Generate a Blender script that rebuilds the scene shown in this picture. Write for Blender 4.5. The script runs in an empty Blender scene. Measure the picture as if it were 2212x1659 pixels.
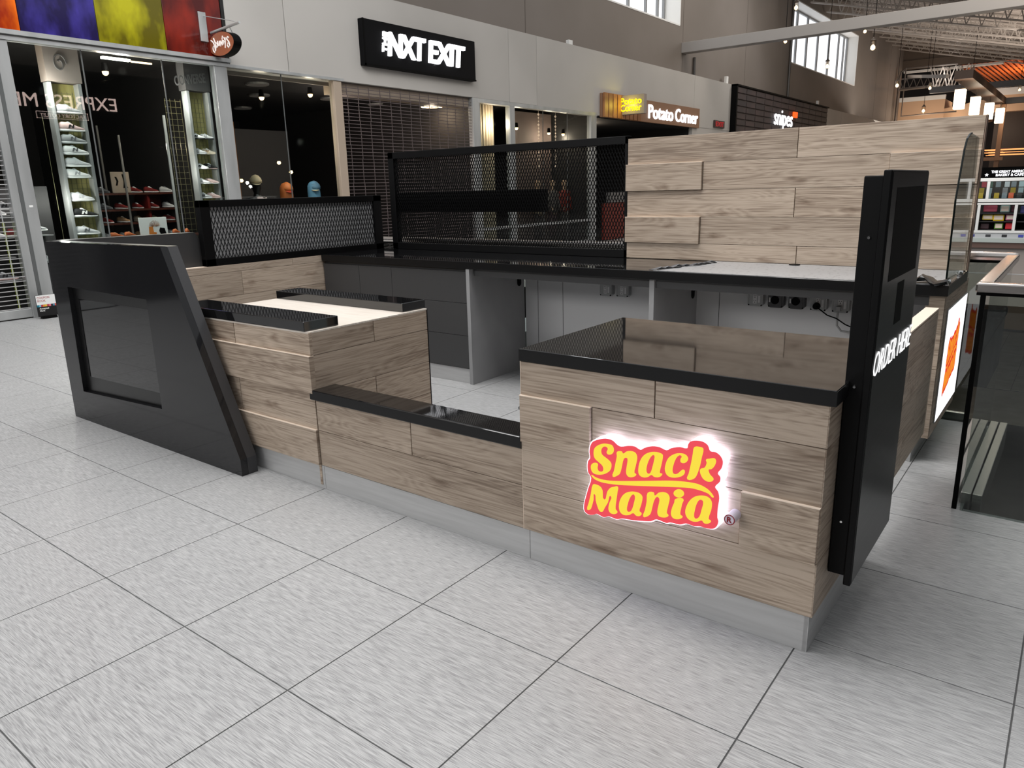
import bpy, bmesh, math, random
from mathutils import Vector, Matrix
random.seed(7)
S = bpy.context.scene
COL = S.collection
# ------------------------------------------------------------ camera
cd = bpy.data.cameras.new('camera'); cam = bpy.data.objects.new('camera', cd); COL.objects.link(cam)
cam.location = (0.37958, -2.25361, 1.50169)
yaw, pitch, roll = -0.657118, 0.2582, -0.0252024
F = Vector((math.sin(yaw)*math.cos(pitch), math.cos(yaw)*math.cos(pitch), -math.sin(pitch)))
R0 = Vector((math.cos(yaw), -math.sin(yaw), 0)); U0 = R0.cross(F)
Rr = math.cos(roll)*R0 + math.sin(roll)*U0; Ur = -math.sin(roll)*R0 + math.cos(roll)*U0
cam.rotation_euler = Matrix((Rr, Ur, -F)).transposed().to_euler()
cd.sensor_fit = 'HORIZONTAL'; cd.sensor_width = 36.0; cd.lens = 36.0*1591.06/2212
cd.clip_start = 0.05; cd.clip_end = 400
S.camera = cam
# ------------------------------------------------------------ world, area lights, exposure
wd = bpy.data.worlds.new('world'); S.world = wd; wd.use_nodes = True
wd.node_tree.nodes['Background'].inputs[0].default_value = (0.95, 0.975, 1.0, 1)
wd.node_tree.nodes['Background'].inputs[1].default_value = 0.52
S.view_settings.view_transform = 'Standard'; S.view_settings.look = 'None'
S.view_settings.exposure = 0.0; S.view_settings.gamma = 1.0; S.view_settings.use_curve_mapping = False
def area(name, loc, aim, sx, sy, power, col=(1, 1, 1)):
    l = bpy.data.lights.new(name, 'AREA'); l.shape = 'RECTANGLE'; l.size = sx; l.size_y = sy; l.energy = power; l.color = col
    o = bpy.data.objects.new(name, l); COL.objects.link(o); o.location = loc
    o.rotation_euler = (Vector(aim)-Vector(loc)).to_track_quat('-Z', 'Y').to_euler(); return o
area('skylight', (-5.0, 0.2, 8.8), (-3.4, 1.2, 0), 7, 5, 740, (1.0, 0.985, 0.97))
area('clerestory_light', (-6.5, -11.5, 5.6), (-3.0, 2.5, 0.3), 8, 2.4, 430, (1.0, 0.985, 0.97))  # unseen fill lamp, added to reach beneath the rear counter
area('skylight_far', (-4.5, 22, 9.0), (-9.5, 22, 2), 4, 16, 430, (1.0, 0.89, 0.76))  # fill lamp added over the far hall for fascia and upper wall
area('bay_skylight', (-7.0, 28.5, 8.3), (-11.6, 29.0, 6.0), 2, 4, 190, (1.0, 0.98, 0.95))  # added lamp making the pale patch on the upper wall, no roof opening
area('inner_skylight', (-1.3, 0.6, 6.5), (-1.3, 2.8, 1.3), 3, 1.6, 120, (1.0, 0.99, 0.98))  # extra fill lifting the rear partition, not an actual skylight
area('front_bay_skylight', (-6.5, 3.5, 8.5), (-10.63, 4.5, 4.2), 3, 4, 170, (0.95, 0.98, 1.0))  # lamp added to brighten the left end of the fascia
area('hall_skylight', (-6.0, 45, 6.4), (-7.0, 46, 12), 5, 14, 380, (1.0, 0.90, 0.80))  # upward fill added below the roof to brighten the joists
area('lower_level_light', (-1.0, 14, -0.8), (-1, 16, -5), 5, 8, 260, (1.0, 0.93, 0.85))
# ------------------------------------------------------------ helpers
WL = {}
class B:
    def __init__(s): s.bm = bmesh.new()
    def box(s, x0, x1, y0, y1, z0, z1, bev=0):
        r = bmesh.ops.create_cube(s.bm, size=1)
        for v in r['verts']:
            v.co = Vector(((x0+x1)/2+v.co.x*(x1-x0), (y0+y1)/2+v.co.y*(y1-y0), (z0+z1)/2+v.co.z*(z1-z0)))
        if bev:
            ed = list({e for v in r['verts'] for e in v.link_edges})
            bmesh.ops.bevel(s.bm, geom=ed, offset=bev, segments=2, affect='EDGES', profile=.5)
        return s
    def prism(s, pts, axis, a, b):
        def mk(p, t):
            if axis == 'y': return (p[0], t, p[1])
            if axis == 'x': return (t, p[0], p[1])
            return (p[0], p[1], t)
        A = [s.bm.verts.new(mk(p, a)) for p in pts]; C = [s.bm.verts.new(mk(p, b)) for p in pts]
        n = len(pts); s.bm.faces.new(A); s.bm.faces.new(C[::-1])
        for i in range(n): s.bm.faces.new((A[i], C[i], C[(i+1) % n], A[(i+1) % n]))
        bmesh.ops.recalc_face_normals(s.bm, faces=s.bm.faces[:]); return s
    def tube(s, pts, r, n=8, cap=True):
        pts = [Vector(p) for p in pts]; rings = []
        up = None
        for i, p in enumerate(pts):
            d = (pts[min(i+1, len(pts)-1)]-pts[max(i-1, 0)]).normalized()
            a = d.cross(Vector((0, 0, 1)) if abs(d.z) < .9 else Vector((1, 0, 0))).normalized()
            if up is not None:
                a = (up - d*up.dot(d)).normalized()
            up = a; b = d.cross(a)
            rr = r[i] if isinstance(r, (list, tuple)) else r
            rings.append([s.bm.verts.new(p+(a*math.cos(t)+b*math.sin(t))*rr) for t in [2*math.pi*k/n for k in range(n)]])
        for i in range(len(rings)-1):
            for k in range(n): s.bm.faces.new((rings[i][k], rings[i][(k+1) % n], rings[i+1][(k+1) % n], rings[i+1][k]))
        if cap: s.bm.faces.new(rings[0][::-1]); s.bm.faces.new(rings[-1])
        bmesh.ops.recalc_face_normals(s.bm, faces=s.bm.faces[:]); return s
    def loft(s, secs, n=14):
        """secs: list of (centre, halfwidth vec, halfheight vec)"""
        rings = []
        for c, a, b in secs:
            c, a, b = Vector(c), Vector(a), Vector(b)
            rings.append([s.bm.verts.new(c+a*math.cos(2*math.pi*k/n)+b*math.sin(2*math.pi*k/n)) for k in range(n)])
        for i in range(len(rings)-1):
            for k in range(n): s.bm.faces.new((rings[i][k], rings[i][(k+1) % n], rings[i+1][(k+1) % n], rings[i+1][k]))
        s.bm.faces.new(rings[0][::-1]); s.bm.faces.new(rings[-1])
        bmesh.ops.recalc_face_normals(s.bm, faces=s.bm.faces[:]); return s
    def bar(s, a, b, w, t):
        """box bar from a to b with width w and thickness t"""
        a, b = Vector(a), Vector(b); d = (b-a).normalized()
        u = d.cross(Vector((0, 0, 1)) if abs(d.z) < .95 else Vector((0, 1, 0))).normalized(); v = d.cross(u)
        q = [(-1, -1), (1, -1), (1, 1), (-1, 1)]
        A = [s.bm.verts.new(a+u*i*w/2+v*j*t/2) for i, j in q]; C = [s.bm.verts.new(b+u*i*w/2+v*j*t/2) for i, j in q]
        s.bm.faces.new(A[::-1]); s.bm.faces.new(C)
        for i in range(4): s.bm.faces.new((A[i], A[(i+1) % 4], C[(i+1) % 4], C[i]))
        return s
def link(name, me, loc, parent=None, rz=0):
    o = bpy.data.objects.new(name, me); COL.objects.link(o)
    w = Vector(loc); o.rotation_euler = (0, 0, rz)
    if parent is not None:
        o.parent = parent; o.location = w-WL[parent.name]
    else: o.location = w
    WL[o.name] = w
    return o
def tag(o, label=None, cat=None, group=None, kind=None):
    if label: o['label'] = label
    if cat: o['category'] = cat
    if group: o['group'] = group
    if kind: o['kind'] = kind
    return o
def ob(name, b, mat, parent=None, smooth=False, kind=None, label=None):
    bm = b.bm
    xs = [v.co for v in bm.verts]
    c = Vector([(min(v[i] for v in xs)+max(v[i] for v in xs))/2 for i in range(3)])
    for v in bm.verts: v.co -= c
    me = bpy.data.meshes.new(name); bm.to_mesh(me); bm.free()
    if smooth:
        for p in me.polygons: p.use_smooth = True
    me.materials.append(mat)
    o = link(name, me, c, parent)
    if kind: o['kind'] = kind
    if label: o['label'] = label
    return o
def thing(name, loc, label, cat, group=None):
    o = link(name, None, loc); o.empty_display_size = .1
    return tag(o, label, cat, group)
def struct(name, b, mat, parent=None): 
    o = ob(name, b, mat, parent)
    if parent is None: o['kind'] = 'structure'
    return o
def sroot(name, loc):
    o = link(name, None, loc); o['kind'] = 'structure'; return o
def child(parent, name, me, loc, rz=0): return link(name, me, loc, parent, rz)
# ------------------------------------------------------------ materials
def srgb(r, g, b): 
    f = lambda c: (c/255/12.92) if c/255 <= .04045 else ((c/255+.055)/1.055)**2.4
    return (f(r), f(g), f(b), 1)
def mat(name, col, rough=.5, metal=0, spec=.5, emit=None, es=1, coat=0):
    m = bpy.data.materials.new(name); m.use_nodes = True; p = m.node_tree.nodes['Principled BSDF']
    p.inputs['Base Color'].default_value = srgb(*col); p.inputs['Roughness'].default_value = rough
    p.inputs['Metallic'].default_value = metal; p.inputs['Specular IOR Level'].default_value = spec
    p.inputs['Coat Weight'].default_value = coat
    if emit: p.inputs['Emission Color'].default_value = srgb(*emit); p.inputs['Emission Strength'].default_value = es
    return m
def nodes(m): return m.node_tree.nodes, m.node_tree.links, m.node_tree.nodes['Principled BSDF']
def noisy(m, c0, c1, scale, stretch=(1, 1, 1), detail=3, rnd=False, bump=0, lo=.35, hi=.65):
    N, L, P = nodes(m)
    tc = N.new('ShaderNodeTexCoord'); mp = N.new('ShaderNodeMapping'); mp.inputs['Scale'].default_value = stretch
    L.new(tc.outputs['Object'], mp.inputs['Vector'])
    if rnd:
        oi = N.new('ShaderNodeObjectInfo'); cx = N.new('ShaderNodeCombineXYZ'); mu = N.new('ShaderNodeMath'); mu.operation = 'MULTIPLY'; mu.inputs[1].default_value = 57
        L.new(oi.outputs['Random'], mu.inputs[0]); [L.new(mu.outputs[0], cx.inputs[i]) for i in range(3)]; L.new(cx.outputs[0], mp.inputs['Location'])
    nz = N.new('ShaderNodeTexNoise'); nz.inputs['Scale'].default_value = scale; nz.inputs['Detail'].default_value = detail
    L.new(mp.outputs[0], nz.inputs['Vector'])
    cr = N.new('ShaderNodeValToRGB'); cr.color_ramp.elements[0].position = lo; cr.color_ramp.elements[1].position = hi
    cr.color_ramp.elements[0].color = srgb(*c0); cr.color_ramp.elements[1].color = srgb(*c1)
    L.new(nz.outputs['Fac'], cr.inputs['Fac']); L.new(cr.outputs[0], P.inputs['Base Color'])
    if bump:
        bp = N.new('ShaderNodeBump'); bp.inputs['Strength'].default_value = bump; bp.inputs['Distance'].default_value = .002
        L.new(nz.outputs['Fac'], bp.inputs['Height']); L.new(bp.outputs[0], P.inputs['Normal'])
    return m
def wood(name, dark, mid, light, rough=.5):
    m = mat(name, mid, rough, spec=.35); N, L, P = nodes(m)
    tc = N.new('ShaderNodeTexCoord'); oi = N.new('ShaderNodeObjectInfo')
    mu = N.new('ShaderNodeMath'); mu.operation = 'MULTIPLY'; mu.inputs[1].default_value = 43
    cx = N.new('ShaderNodeCombineXYZ'); L.new(oi.outputs['Random'], mu.inputs[0]); [L.new(mu.outputs[0], cx.inputs[i]) for i in range(3)]
    mp = N.new('ShaderNodeMapping'); mp.inputs['Scale'].default_value = (.5, 1, 4.6)
    L.new(tc.outputs['Object'], mp.inputs['Vector']); L.new(cx.outputs[0], mp.inputs['Location'])
    n1 = N.new('ShaderNodeTexNoise'); n1.inputs['Scale'].default_value = 1.5; n1.inputs['Detail'].default_value = 2; n1.inputs['Distortion'].default_value = .35
    L.new(mp.outputs[0], n1.inputs['Vector'])
    # contour rings of the slow noise = cathedral grain
    m1 = N.new('ShaderNodeMath'); m1.operation = 'MULTIPLY'; m1.inputs[1].default_value = 26; L.new(n1.outputs['Fac'], m1.inputs[0])
    n2 = N.new('ShaderNodeTexNoise'); n2.inputs['Scale'].default_value = 4; n2.inputs['Detail'].default_value = 4
    mp2 = N.new('ShaderNodeMapping'); mp2.inputs['Scale'].default_value = (.9, 1, 34); L.new(tc.outputs['Object'], mp2.inputs['Vector']); L.new(cx.outputs[0], mp2.inputs['Location']); L.new(mp2.outputs[0], n2.inputs['Vector'])
    ad = N.new('ShaderNodeMath'); ad.operation = 'ADD'; L.new(m1.outputs[0], ad.inputs[0]); L.new(n2.outputs['Fac'], ad.inputs[1])
    fr = N.new('ShaderNodeMath'); fr.operation = 'PINGPONG'; fr.inputs[1].default_value = .5; L.new(ad.outputs[0], fr.inputs[0])
    # sum: fine streak + ring + slow
    a = N.new('ShaderNodeMath'); a.operation = 'MULTIPLY_ADD'; a.inputs[1].default_value = .34; L.new(fr.outputs[0], a.inputs[0]); L.new(n2.outputs['Fac'], a.inputs[2])
    n3 = N.new('ShaderNodeTexNoise'); n3.inputs['Scale'].default_value = 1.3; n3.inputs['Detail'].default_value = 1; L.new(mp.outputs[0], n3.inputs['Vector'])
    b = N.new('ShaderNodeMath'); b.operation = 'MULTIPLY_ADD'; b.inputs[1].default_value = .55; L.new(n3.outputs['Fac'], b.inputs[0]); L.new(a.outputs[0], b.inputs[2])
    cr = N.new('ShaderNodeValToRGB'); e = cr.color_ramp.elements
    e[0].position = .60; e[0].color = srgb(*dark); e[1].position = 1.1; e[1].color = srgb(*light); k = e.new(.80); k.color = srgb(*mid); e[-1].position = 1.0
    L.new(b.outputs[0], cr.inputs['Fac'])
    # knots
    mk = N.new('ShaderNodeMapping'); mk.inputs['Scale'].default_value = (1.5, 1, 5.0); L.new(tc.outputs['Object'], mk.inputs['Vector']); L.new(cx.outputs[0], mk.inputs['Location'])
    nd = N.new('ShaderNodeTexNoise'); nd.inputs['Scale'].default_value = 7; L.new(mk.outputs[0], nd.inputs['Vector'])
    va = N.new('ShaderNodeVectorMath'); va.operation = 'MULTIPLY_ADD'; va.inputs[1].default_value = (.22, .22, .22); L.new(nd.outputs['Color'], va.inputs[0]); L.new(mk.outputs[0], va.inputs[2])
    sx = N.new('ShaderNodeSeparateXYZ'); c2 = N.new('ShaderNodeCombineXYZ'); L.new(va.outputs[0], sx.inputs[0]); L.new(sx.outputs['X'], c2.inputs['X']); L.new(sx.outputs['Z'], c2.inputs['Y'])
    vk = N.new('ShaderNodeTexVoronoi'); vk.voronoi_dimensions = '2D'; vk.inputs['Scale'].default_value = 1.0; L.new(c2.outputs[0], vk.inputs['Vector'])
    kr = N.new('ShaderNodeValToRGB'); kr.color_ramp.elements[0].position = .02; kr.color_ramp.elements[0].color = (.50, .44, .40, 1); kr.color_ramp.elements[1].position = .13; kr.color_ramp.elements[1].color = (1, 1, 1, 1)
    L.new(vk.outputs['Distance'], kr.inputs['Fac'])
    mx = N.new('ShaderNodeMix'); mx.data_type = 'RGBA'; mx.blend_type = 'MULTIPLY'; mx.inputs['Factor'].default_value = .8
    L.new(cr.outputs[0], mx.inputs['A']); L.new(kr.outputs[0], mx.inputs['B'])
    # plank to plank tint
    hv = N.new('ShaderNodeHueSaturation'); vr = N.new('ShaderNodeMapRange'); vr.inputs['To Min'].default_value = .88; vr.inputs['To Max'].default_value = 1.1
    L.new(oi.outputs['Random'], vr.inputs['Value']); L.new(vr.outputs[0], hv.inputs['Value']); L.new(mx.outputs['Result'], hv.inputs['Color']); L.new(hv.outputs[0], P.inputs['Base Color'])
    bp = N.new('ShaderNodeBump'); bp.inputs['Strength'].default_value = .25; bp.inputs['Distance'].default_value = .001; L.new(n2.outputs['Fac'], bp.inputs['Height']); L.new(bp.outputs[0], P.inputs['Normal'])
    return m
WOOD = wood('oak_laminate', (136, 119, 104), (168, 151, 134), (188, 171, 154))
EDGE = mat('laminate_edge', (236, 218, 200), .5)
BLACKTOP = noisy(mat('black_granite', (22, 22, 23), .045, spec=1.0, coat=.0), (14, 14, 15), (44, 44, 46), 420, lo=.55, hi=.8)
BLACK = mat('black_laminate', (24, 24, 25), .28)
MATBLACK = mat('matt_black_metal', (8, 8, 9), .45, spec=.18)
PANELBLK = mat('gloss_charcoal_panel', (28, 28, 30), .09, spec=.45)
DULLSTRIP = mat('black_edge_band', (15, 15, 16), .35, spec=.3)  # for dull strips added so counter edges don't mirror the floor
CHAR = mat('charcoal_laminate', (62, 62, 63), .38)
GREYL = noisy(mat('grey_melamine', (150, 150, 151), .5), (146, 146, 147), (156, 156, 157), 3)
STEEL = noisy(mat('brushed_steel_plinth', (192, 192, 192), .42, metal=.2), (188, 188, 188), (198, 198, 198), 3, (1, 1, 20), rnd=True)
CHROME = mat('polished_steel', (205, 205, 205), .16, metal=1)
WHITELAM = noisy(mat('white_laminate', (222, 213, 202), .35), (206, 195, 183), (230, 222, 212), 4, (1, 26, 1), lo=.3, hi=.7)
SCREEN = mat('dark_screen_glass', (4, 4, 5), .05, spec=.6)
FLATBLK = mat('unlit_display', (2, 2, 2), .6, spec=.1)
TILE = mat('grey_porcelain_tile', (186, 186, 185), .36, spec=.4)
noisy(TILE, (126, 126, 127), (182, 182, 182), 24, (.75, 17, 1), detail=8, rnd=True, bump=.05, lo=.30, hi=.64)
GROUT = mat('dark_grout', (84, 84, 84), .8)
FASCIA = noisy(mat('beige_painted_fascia', (176, 172, 167), .6), (169, 165, 160), (180, 176, 171), .35)
UPWALL = noisy(mat('taupe_upper_wall', (122, 114, 107), .7), (118, 110, 103), (128, 120, 114), .3)
WHITEP = mat('white_paint', (232, 232, 230), .5)
ALU = noisy(mat('anodised_aluminium', (176, 178, 178), .35, metal=.45), (168, 170, 170), (186, 188, 188), 4, (1, 1, .2))
DARKIN = mat('dark_shop_interior', (26, 25, 26), .7)
DARKIN2 = mat('dark_grey_interior', (44, 43, 44), .7)
DARKWOOD = mat('dark_red_wood', (72, 32, 20), .45)
STEELWH = mat('white_steel_joist', (176, 167, 159), .5)
DECK = noisy(mat('roof_deck', (120, 110, 104), .7), (108, 99, 93), (128, 118, 111), .5)
GLOW = mat('warm_bulb', (255, 220, 170), .5, emit=(255, 214, 158), es=5)
GLOWW = mat('frosted_lamp_glow', (255, 240, 220), .5, emit=(255, 226, 190), es=2.6)
GLOWH = mat('white_lamp_tube', (255, 255, 255), .5, emit=(255, 250, 240), es=6)
SIGNWH = mat('white_sign_glow', (255, 255, 255), .5, emit=(250, 250, 255), es=1.6)
def glass(name, tint=(1, 1, 1), ior=1.5, f=1.0):
    m = bpy.data.materials.new(name); m.use_nodes = True; N = m.node_tree.nodes; L = m.node_tree.links; N.clear()
    o = N.new('ShaderNodeOutputMaterial'); mx = N.new('ShaderNodeMixShader'); t = N.new('ShaderNodeBsdfTransparent'); g = N.new('ShaderNodeBsdfGlossy')
    t.inputs[0].default_value = (*tint, 1); g.inputs['Roughness'].default_value = 0.0; g.inputs['Color'].default_value = (f, f, f, 1)
    fr = N.new('ShaderNodeFresnel'); ge = N.new('ShaderNodeNewGeometry'); mr = N.new('ShaderNodeMapRange'); mr.inputs['To Min'].default_value = ior; mr.inputs['To Max'].default_value = 1/ior
    L.new(ge.outputs['Backfacing'], mr.inputs['Value']); L.new(mr.outputs[0], fr.inputs[0])   # same sheet reflectance from both sides of a pane
    L.new(fr.outputs[0], mx.inputs[0]); L.new(t.outputs[0], mx.inputs[1]); L.new(g.outputs[0], mx.inputs[2]); L.new(mx.outputs[0], o.inputs[0]); return m
GLASS = glass('shop_window_glass', (.80, .83, .82), 1.38)
RGLASS = glass('railing_glass', (.66, .70, .68), 1.55)
CGLASS = glass('clear_screen_glass', (.90, .93, .92), 1.45)
# text as flat geometry fitted to a rectangle: origin o, unit vectors u (right) and v (up), depth along n
def text(name, s, m, parent, o, u, v, w, h, depth=.01, bold=0, shear=0, sp=1.0):
    cu = bpy.data.curves.new(name, 'FONT'); cu.body = s; cu.extrude = .5; cu.offset = bold; cu.shear = shear; cu.space_character = sp; cu.resolution_u = 3
    t = bpy.data.objects.new(name, cu); COL.objects.link(t)
    bpy.context.view_layer.update()
    me = bpy.data.meshes.new_from_object(t.evaluated_get(bpy.context.evaluated_depsgraph_get()))
    bpy.data.objects.remove(t); bpy.data.curves.remove(cu)
    xs = [q.co.x for q in me.vertices]; ys = [q.co.y for q in me.vertices]
    x0, x1, y0, y1 = min(xs), max(xs), min(ys), max(ys)
    u, v, o = Vector(u), Vector(v), Vector(o); n = u.cross(v)
    c = o+u*w/2+v*h/2
    for q in me.vertices:
        q.co = u*((q.co.x-x0)/(x1-x0)-.5)*w+v*((q.co.y-y0)/(y1-y0)-.5)*h+n*(q.co.z+.5)*depth
    me.name = name; me.materials.clear(); me.materials.append(m)
    return link(name, me, c, parent)
def shape(name, loops, m, parent, f, depth, n, res=3):
    """closed smooth outlines (list of 2D loops, holes allowed) filled and extruded; f maps (a,b)->world on the plane, n = outward normal"""
    cu = bpy.data.curves.new(name, 'CURVE'); cu.dimensions = '2D'; cu.fill_mode = 'BOTH'; cu.extrude = .5; cu.resolution_u = res
    for lp in loops:
        sp = cu.splines.new('BEZIER'); sp.bezier_points.add(len(lp)-1); sp.use_cyclic_u = True
        k = len(lp)
        for i, q in enumerate(lp):
            bpz = sp.bezier_points[i]; bpz.co = (q[0]/100, q[1]/100, 0)
            pr, nx = lp[i-1], lp[(i+1) % k]
            t = Vector((nx[0]-pr[0], nx[1]-pr[1]))/100
            d0 = Vector((q[0]-pr[0], q[1]-pr[1])).length/100; d1 = Vector((nx[0]-q[0], nx[1]-q[1])).length/100
            L = t.length or 1; t = t/L
            bpz.handle_left_type = bpz.handle_right_type = 'FREE'
            bpz.handle_left = (q[0]/100-t.x*d0*.33, q[1]/100-t.y*d0*.33, 0); bpz.handle_right = (q[0]/100+t.x*d1*.33, q[1]/100+t.y*d1*.33, 0)
    t = bpy.data.objects.new(name, cu); COL.objects.link(t); bpy.context.view_layer.update()
    me = bpy.data.meshes.new_from_object(t.evaluated_get(bpy.context.evaluated_depsgraph_get()))
    bpy.data.objects.remove(t); bpy.data.curves.remove(cu)
    n = Vector(n); ps = [Vector(f(q.co.x*100, q.co.y*100))+n*(q.co.z+.5)*depth for q in me.vertices]
    c = sum(ps, Vector())/len(ps)
    for q, p in zip(me.vertices, ps): q.co = p-c
    me.name = name; me.materials.clear(); me.materials.append(m)
    return link(name, me, c, parent)
def plank(parent, axis, a0, a1, z0, z1, face, th=.018, edge=False, sgn=None):
    g = .0012; b = B(); l = (a1-a0)/2-g; h = (z1-z0)/2-g
    b.box(-l, l, -th/2, th/2, -h, h, .0012)
    me = bpy.data.meshes.new('plank'); b.bm.to_mesh(me); b.bm.free(); me.materials.append(WOOD)
    cz = (z0+z1)/2; ca = (a0+a1)/2
    if axis == 'y': o = child(parent, 'plank', me, (ca, face+th/2, cz))
    else: o = child(parent, 'plank', me, (face-th/2, ca, cz), math.pi/2)
    if edge and axis == 'y':   # pale unlaminated top edge of a proud board
        e = B()
        if axis == 'y': e.box(a0, a1, face-.0005, face+th, z1-g-.0006, z1+.0012)
        else: e.box(face-th, face+.0005, a0, a1, z1-g-.0006, z1+.0012)
        ob('plank_edge', e, EDGE, o, label='pale cut top edge of a proud board')
    return o
# ============================================================ LARGE STRUCTURE
# ---- floor: grout base slab with holes for the void, tiles on top
fl = sroot('floor', (0, 0, 0))
b = B(); ZS = -.003
for (x0, x1, y0, y1) in [(-20, .1, -13, 1.53), (.1, 9, -13, 1.53), (-20, .1, 1.53, 3.02), (-20, -6.6, 3.02, 75), (-6.6, 9, 11.9, 75), (5, 9, 1.53, 11.9)]:
    b.box(x0, x1, y0, y1, -.5, ZS)
ob('floor_base', b, GROUT, fl)
GX, GY, TA, TB = -2.627, .096, .606, .608
FW = W2 = 2212/2
def pix(P):
    d = Vector(P)-cam.location; z = d.dot(F)
    if z < .1: return None
    return 1106+1591*d.dot(Rr)/z, 829.5-1591*d.dot(Ur)/z, z
def solid(x, y):
    if y > 3.0 and -6.6 < x < 5.2 and y < 11.9: return False
    if x > .05 and 1.5 < y <= 3.02 and x < 5: return False
    return True
tb = B(); tb.box(-TA/2+.0022, TA/2-.0022, -TB/2+.0022, TB/2-.0022, -.006, 0, .0012)
tme = bpy.data.meshes.new('tile'); tb.bm.to_mesh(tme); tb.bm.free(); tme.materials.append(TILE)
REG = [(-20, 9, -13, 1.53), (-20, .1, 1.53, 3.02), (-20, -6.6, 3.02, 75), (-6.6, 9, 11.9, 75), (5, 9, 1.53, 11.9)]
cells = []
for i in range(-22, 12):
    for j in range(-8, 30):
        x = GX+(i+.5)*TA; y = GY+(j+.5)*TB
        if x < -10.9: continue
        rects = [(max(x-TA/2, X0), min(x+TA/2, X1), max(y-TB/2, Y0), min(y+TB/2, Y1)) for X0, X1, Y0, Y1 in REG]
        rects = [r_ for r_ in rects if r_[1]-r_[0] > .01 and r_[3]-r_[2] > .01]
        if not rects: continue
        full = len(rects) == 1 and (rects[0][1]-rects[0][0]) > TA-.002 and (rects[0][3]-rects[0][2]) > TB-.002 or (len(rects) > 1 and solid(x-.29, y-.29) and solid(x+.29, y+.29) and solid(x+.29, y-.29) and solid(x-.29, y+.29))
        q = [pix((x+a*TA/2, y+c*TB/2, 0)) for a in (-1, 1) for c in (-1, 1)]
        q = [p for p in q if p]
        vis = [p for p in q if -60 < p[0] < 2270 and 400 < p[1] < 1720]
        hid = (-5 < x < -4.0 and .1 < y < 2.7) or (-5 < x < -2.9 and .2 < y < .7) or (-1.1 < x < -.3 and .1 < y < .7) or (-5.0 < x < -3.6 and 2.2 < y < 2.7)
        cells.append((bool(vis) and not hid, (q[0][2] if q else 99), x, y, full, rects))
cells.sort(key=lambda c: (not c[0], c[1]))
rest = B()
for n, (v, d, x, y, full, rects) in enumerate(cells):
    if n < 296 and v:
        if full: child(fl, 'tile', tme, (x, y, 0))
        else:
            for r_ in rects[:1] if len(rects) == 1 else [rects[-1], rects[0]]: ob('tile', B().box(r_[0]+.0022, r_[1]-.0022, r_[2]+.0005, r_[3]-.0022, -.006, 0), TILE, fl)
    else:
        for r_ in rects: rest.box(r_[0]+.0022, r_[1]-.0022, r_[2]+.0022, r_[3]-.0022, -.006, 0)
for i in range(-14, 14):
    for j in range(30, 60):
        x = GX+(i+.5)*TA; y = GY+(j+.5)*TB
        if solid(x, y): rest.box(x-TA/2+.0022, x+TA/2-.0022, y-TB/2+.0022, y+TB/2-.0022, -.006, 0)
ob('far_tiles', rest, TILE, fl, kind='stuff')
# lower level seen through the opening
LOWT = noisy(mat('beige_lower_tile', (196, 184, 168), .4), (186, 174, 158), (206, 195, 180), 2, rnd=True)
lf = sroot('floor_lower', (0, 0, -5)); ob('floor_base', B().box(-20, 12, -6, 75, -5.3, -5.005), GROUT, lf)
for i in range(-4, 6):
    for j in range(0, 9):
        xx = -3.2+i*.8; yy = 25+j*1.2
        ob('tile', B().box(xx, xx+.79, yy, yy+1.19, -5.02, -5), LOWT, lf)
ob('dark_carpet', B().box(-14, 7.5, -4, 21, -5.02, -5), noisy(mat('dark_carpet', (50, 47, 47), .75), (44, 41, 41), (56, 53, 53), 2), lf)
ob('tile_field', B().box(-14, 7.5, 21.02, 24.9, -5.02, -5), LOWT, lf)
struct('wall_lower', B().box(-16, 8, 42, 42.3, -5, -.5), mat('lower_brown_wall', (96, 74, 58), .6))
struct('trim_1', B().box(-6.6, 5, 11.88, 11.9, -.5, -.005), mat('slab_edge_beige', (150, 142, 134), .6))
struct('trim_2', B().box(-6.62, -6.6, 3.02, 11.9, -.5, -.005), mat('slab_edge_grey', (150, 145, 138), .6))
# ---- left facade (x = -10.63)
XF = -10.63
wl = sroot('wall_left', (XF, 20, 4.2))
seams = [(4.99, 6.10), (6.10, 12.20), (12.20, 13.3), (13.3, 22.4), (22.4, 25.62), (37.75, 41.0), (41.0, 60)]
for k, (a, c) in enumerate(seams):
    lo = 3.46 if c < 16 else 3.40
    ob('fascia_panel', B().box(XF-.3, XF, a+.006, c-.006, lo, 5.02, .004), FASCIA, wl)
ob('fascia_panel', B().box(XF-.3, XF-.012, 22.6, 25.62, 2.9, 3.40), FASCIA, wl)
ob('fascia_panel', B().box(XF-.3, XF-.012, 37.75, 60, 0, 3.40), FASCIA, wl)
ob('fascia_backing', B().box(XF-.34, XF-.3, 4.99, 60, 3.4, 5.0), UPWALL, wl)
ob('ledge', B().box(XF-1.1, XF-.3, 2, 60, 4.9, 5.0), UPWALL, wl)
# upper wall with two deep window niches
wu = sroot('wall_upper', (-11.6, 30, 7.5)); XU = -11.6
N1 = (17.2, 23.17, 6.79, 9.6); N2 = (35.1, 47.0, 6.92, 9.6)
w = B()
for (a, c, z0, z1) in [(0, N1[0], 5, 11), (N1[0], N1[1], 5, N1[2]), (N1[0], N1[1], N1[3], 11), (N1[1], N2[0], 5, 11), (N2[0], N2[1], 5, N2[2]), (N2[0], N2[1], N2[3], 11), (N2[1], 60, 5, 11)]:
    w.box(XU-.9, XU, a, c, z0, z1)
ob('wall_body', w, UPWALL, wu)
for y in (9.3, 14.2, 23.45, 29.4, 52.3, 56.0): ob('wall_joint', B().box(XU, XU+.004, y-.012, y+.012, 5.0, 6.7 if 35 < y < 47 else 10.4), mat('joint_line', (96, 88, 82), .8) if y == 9.3 else bpy.data.materials['joint_line'], wu)
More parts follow.
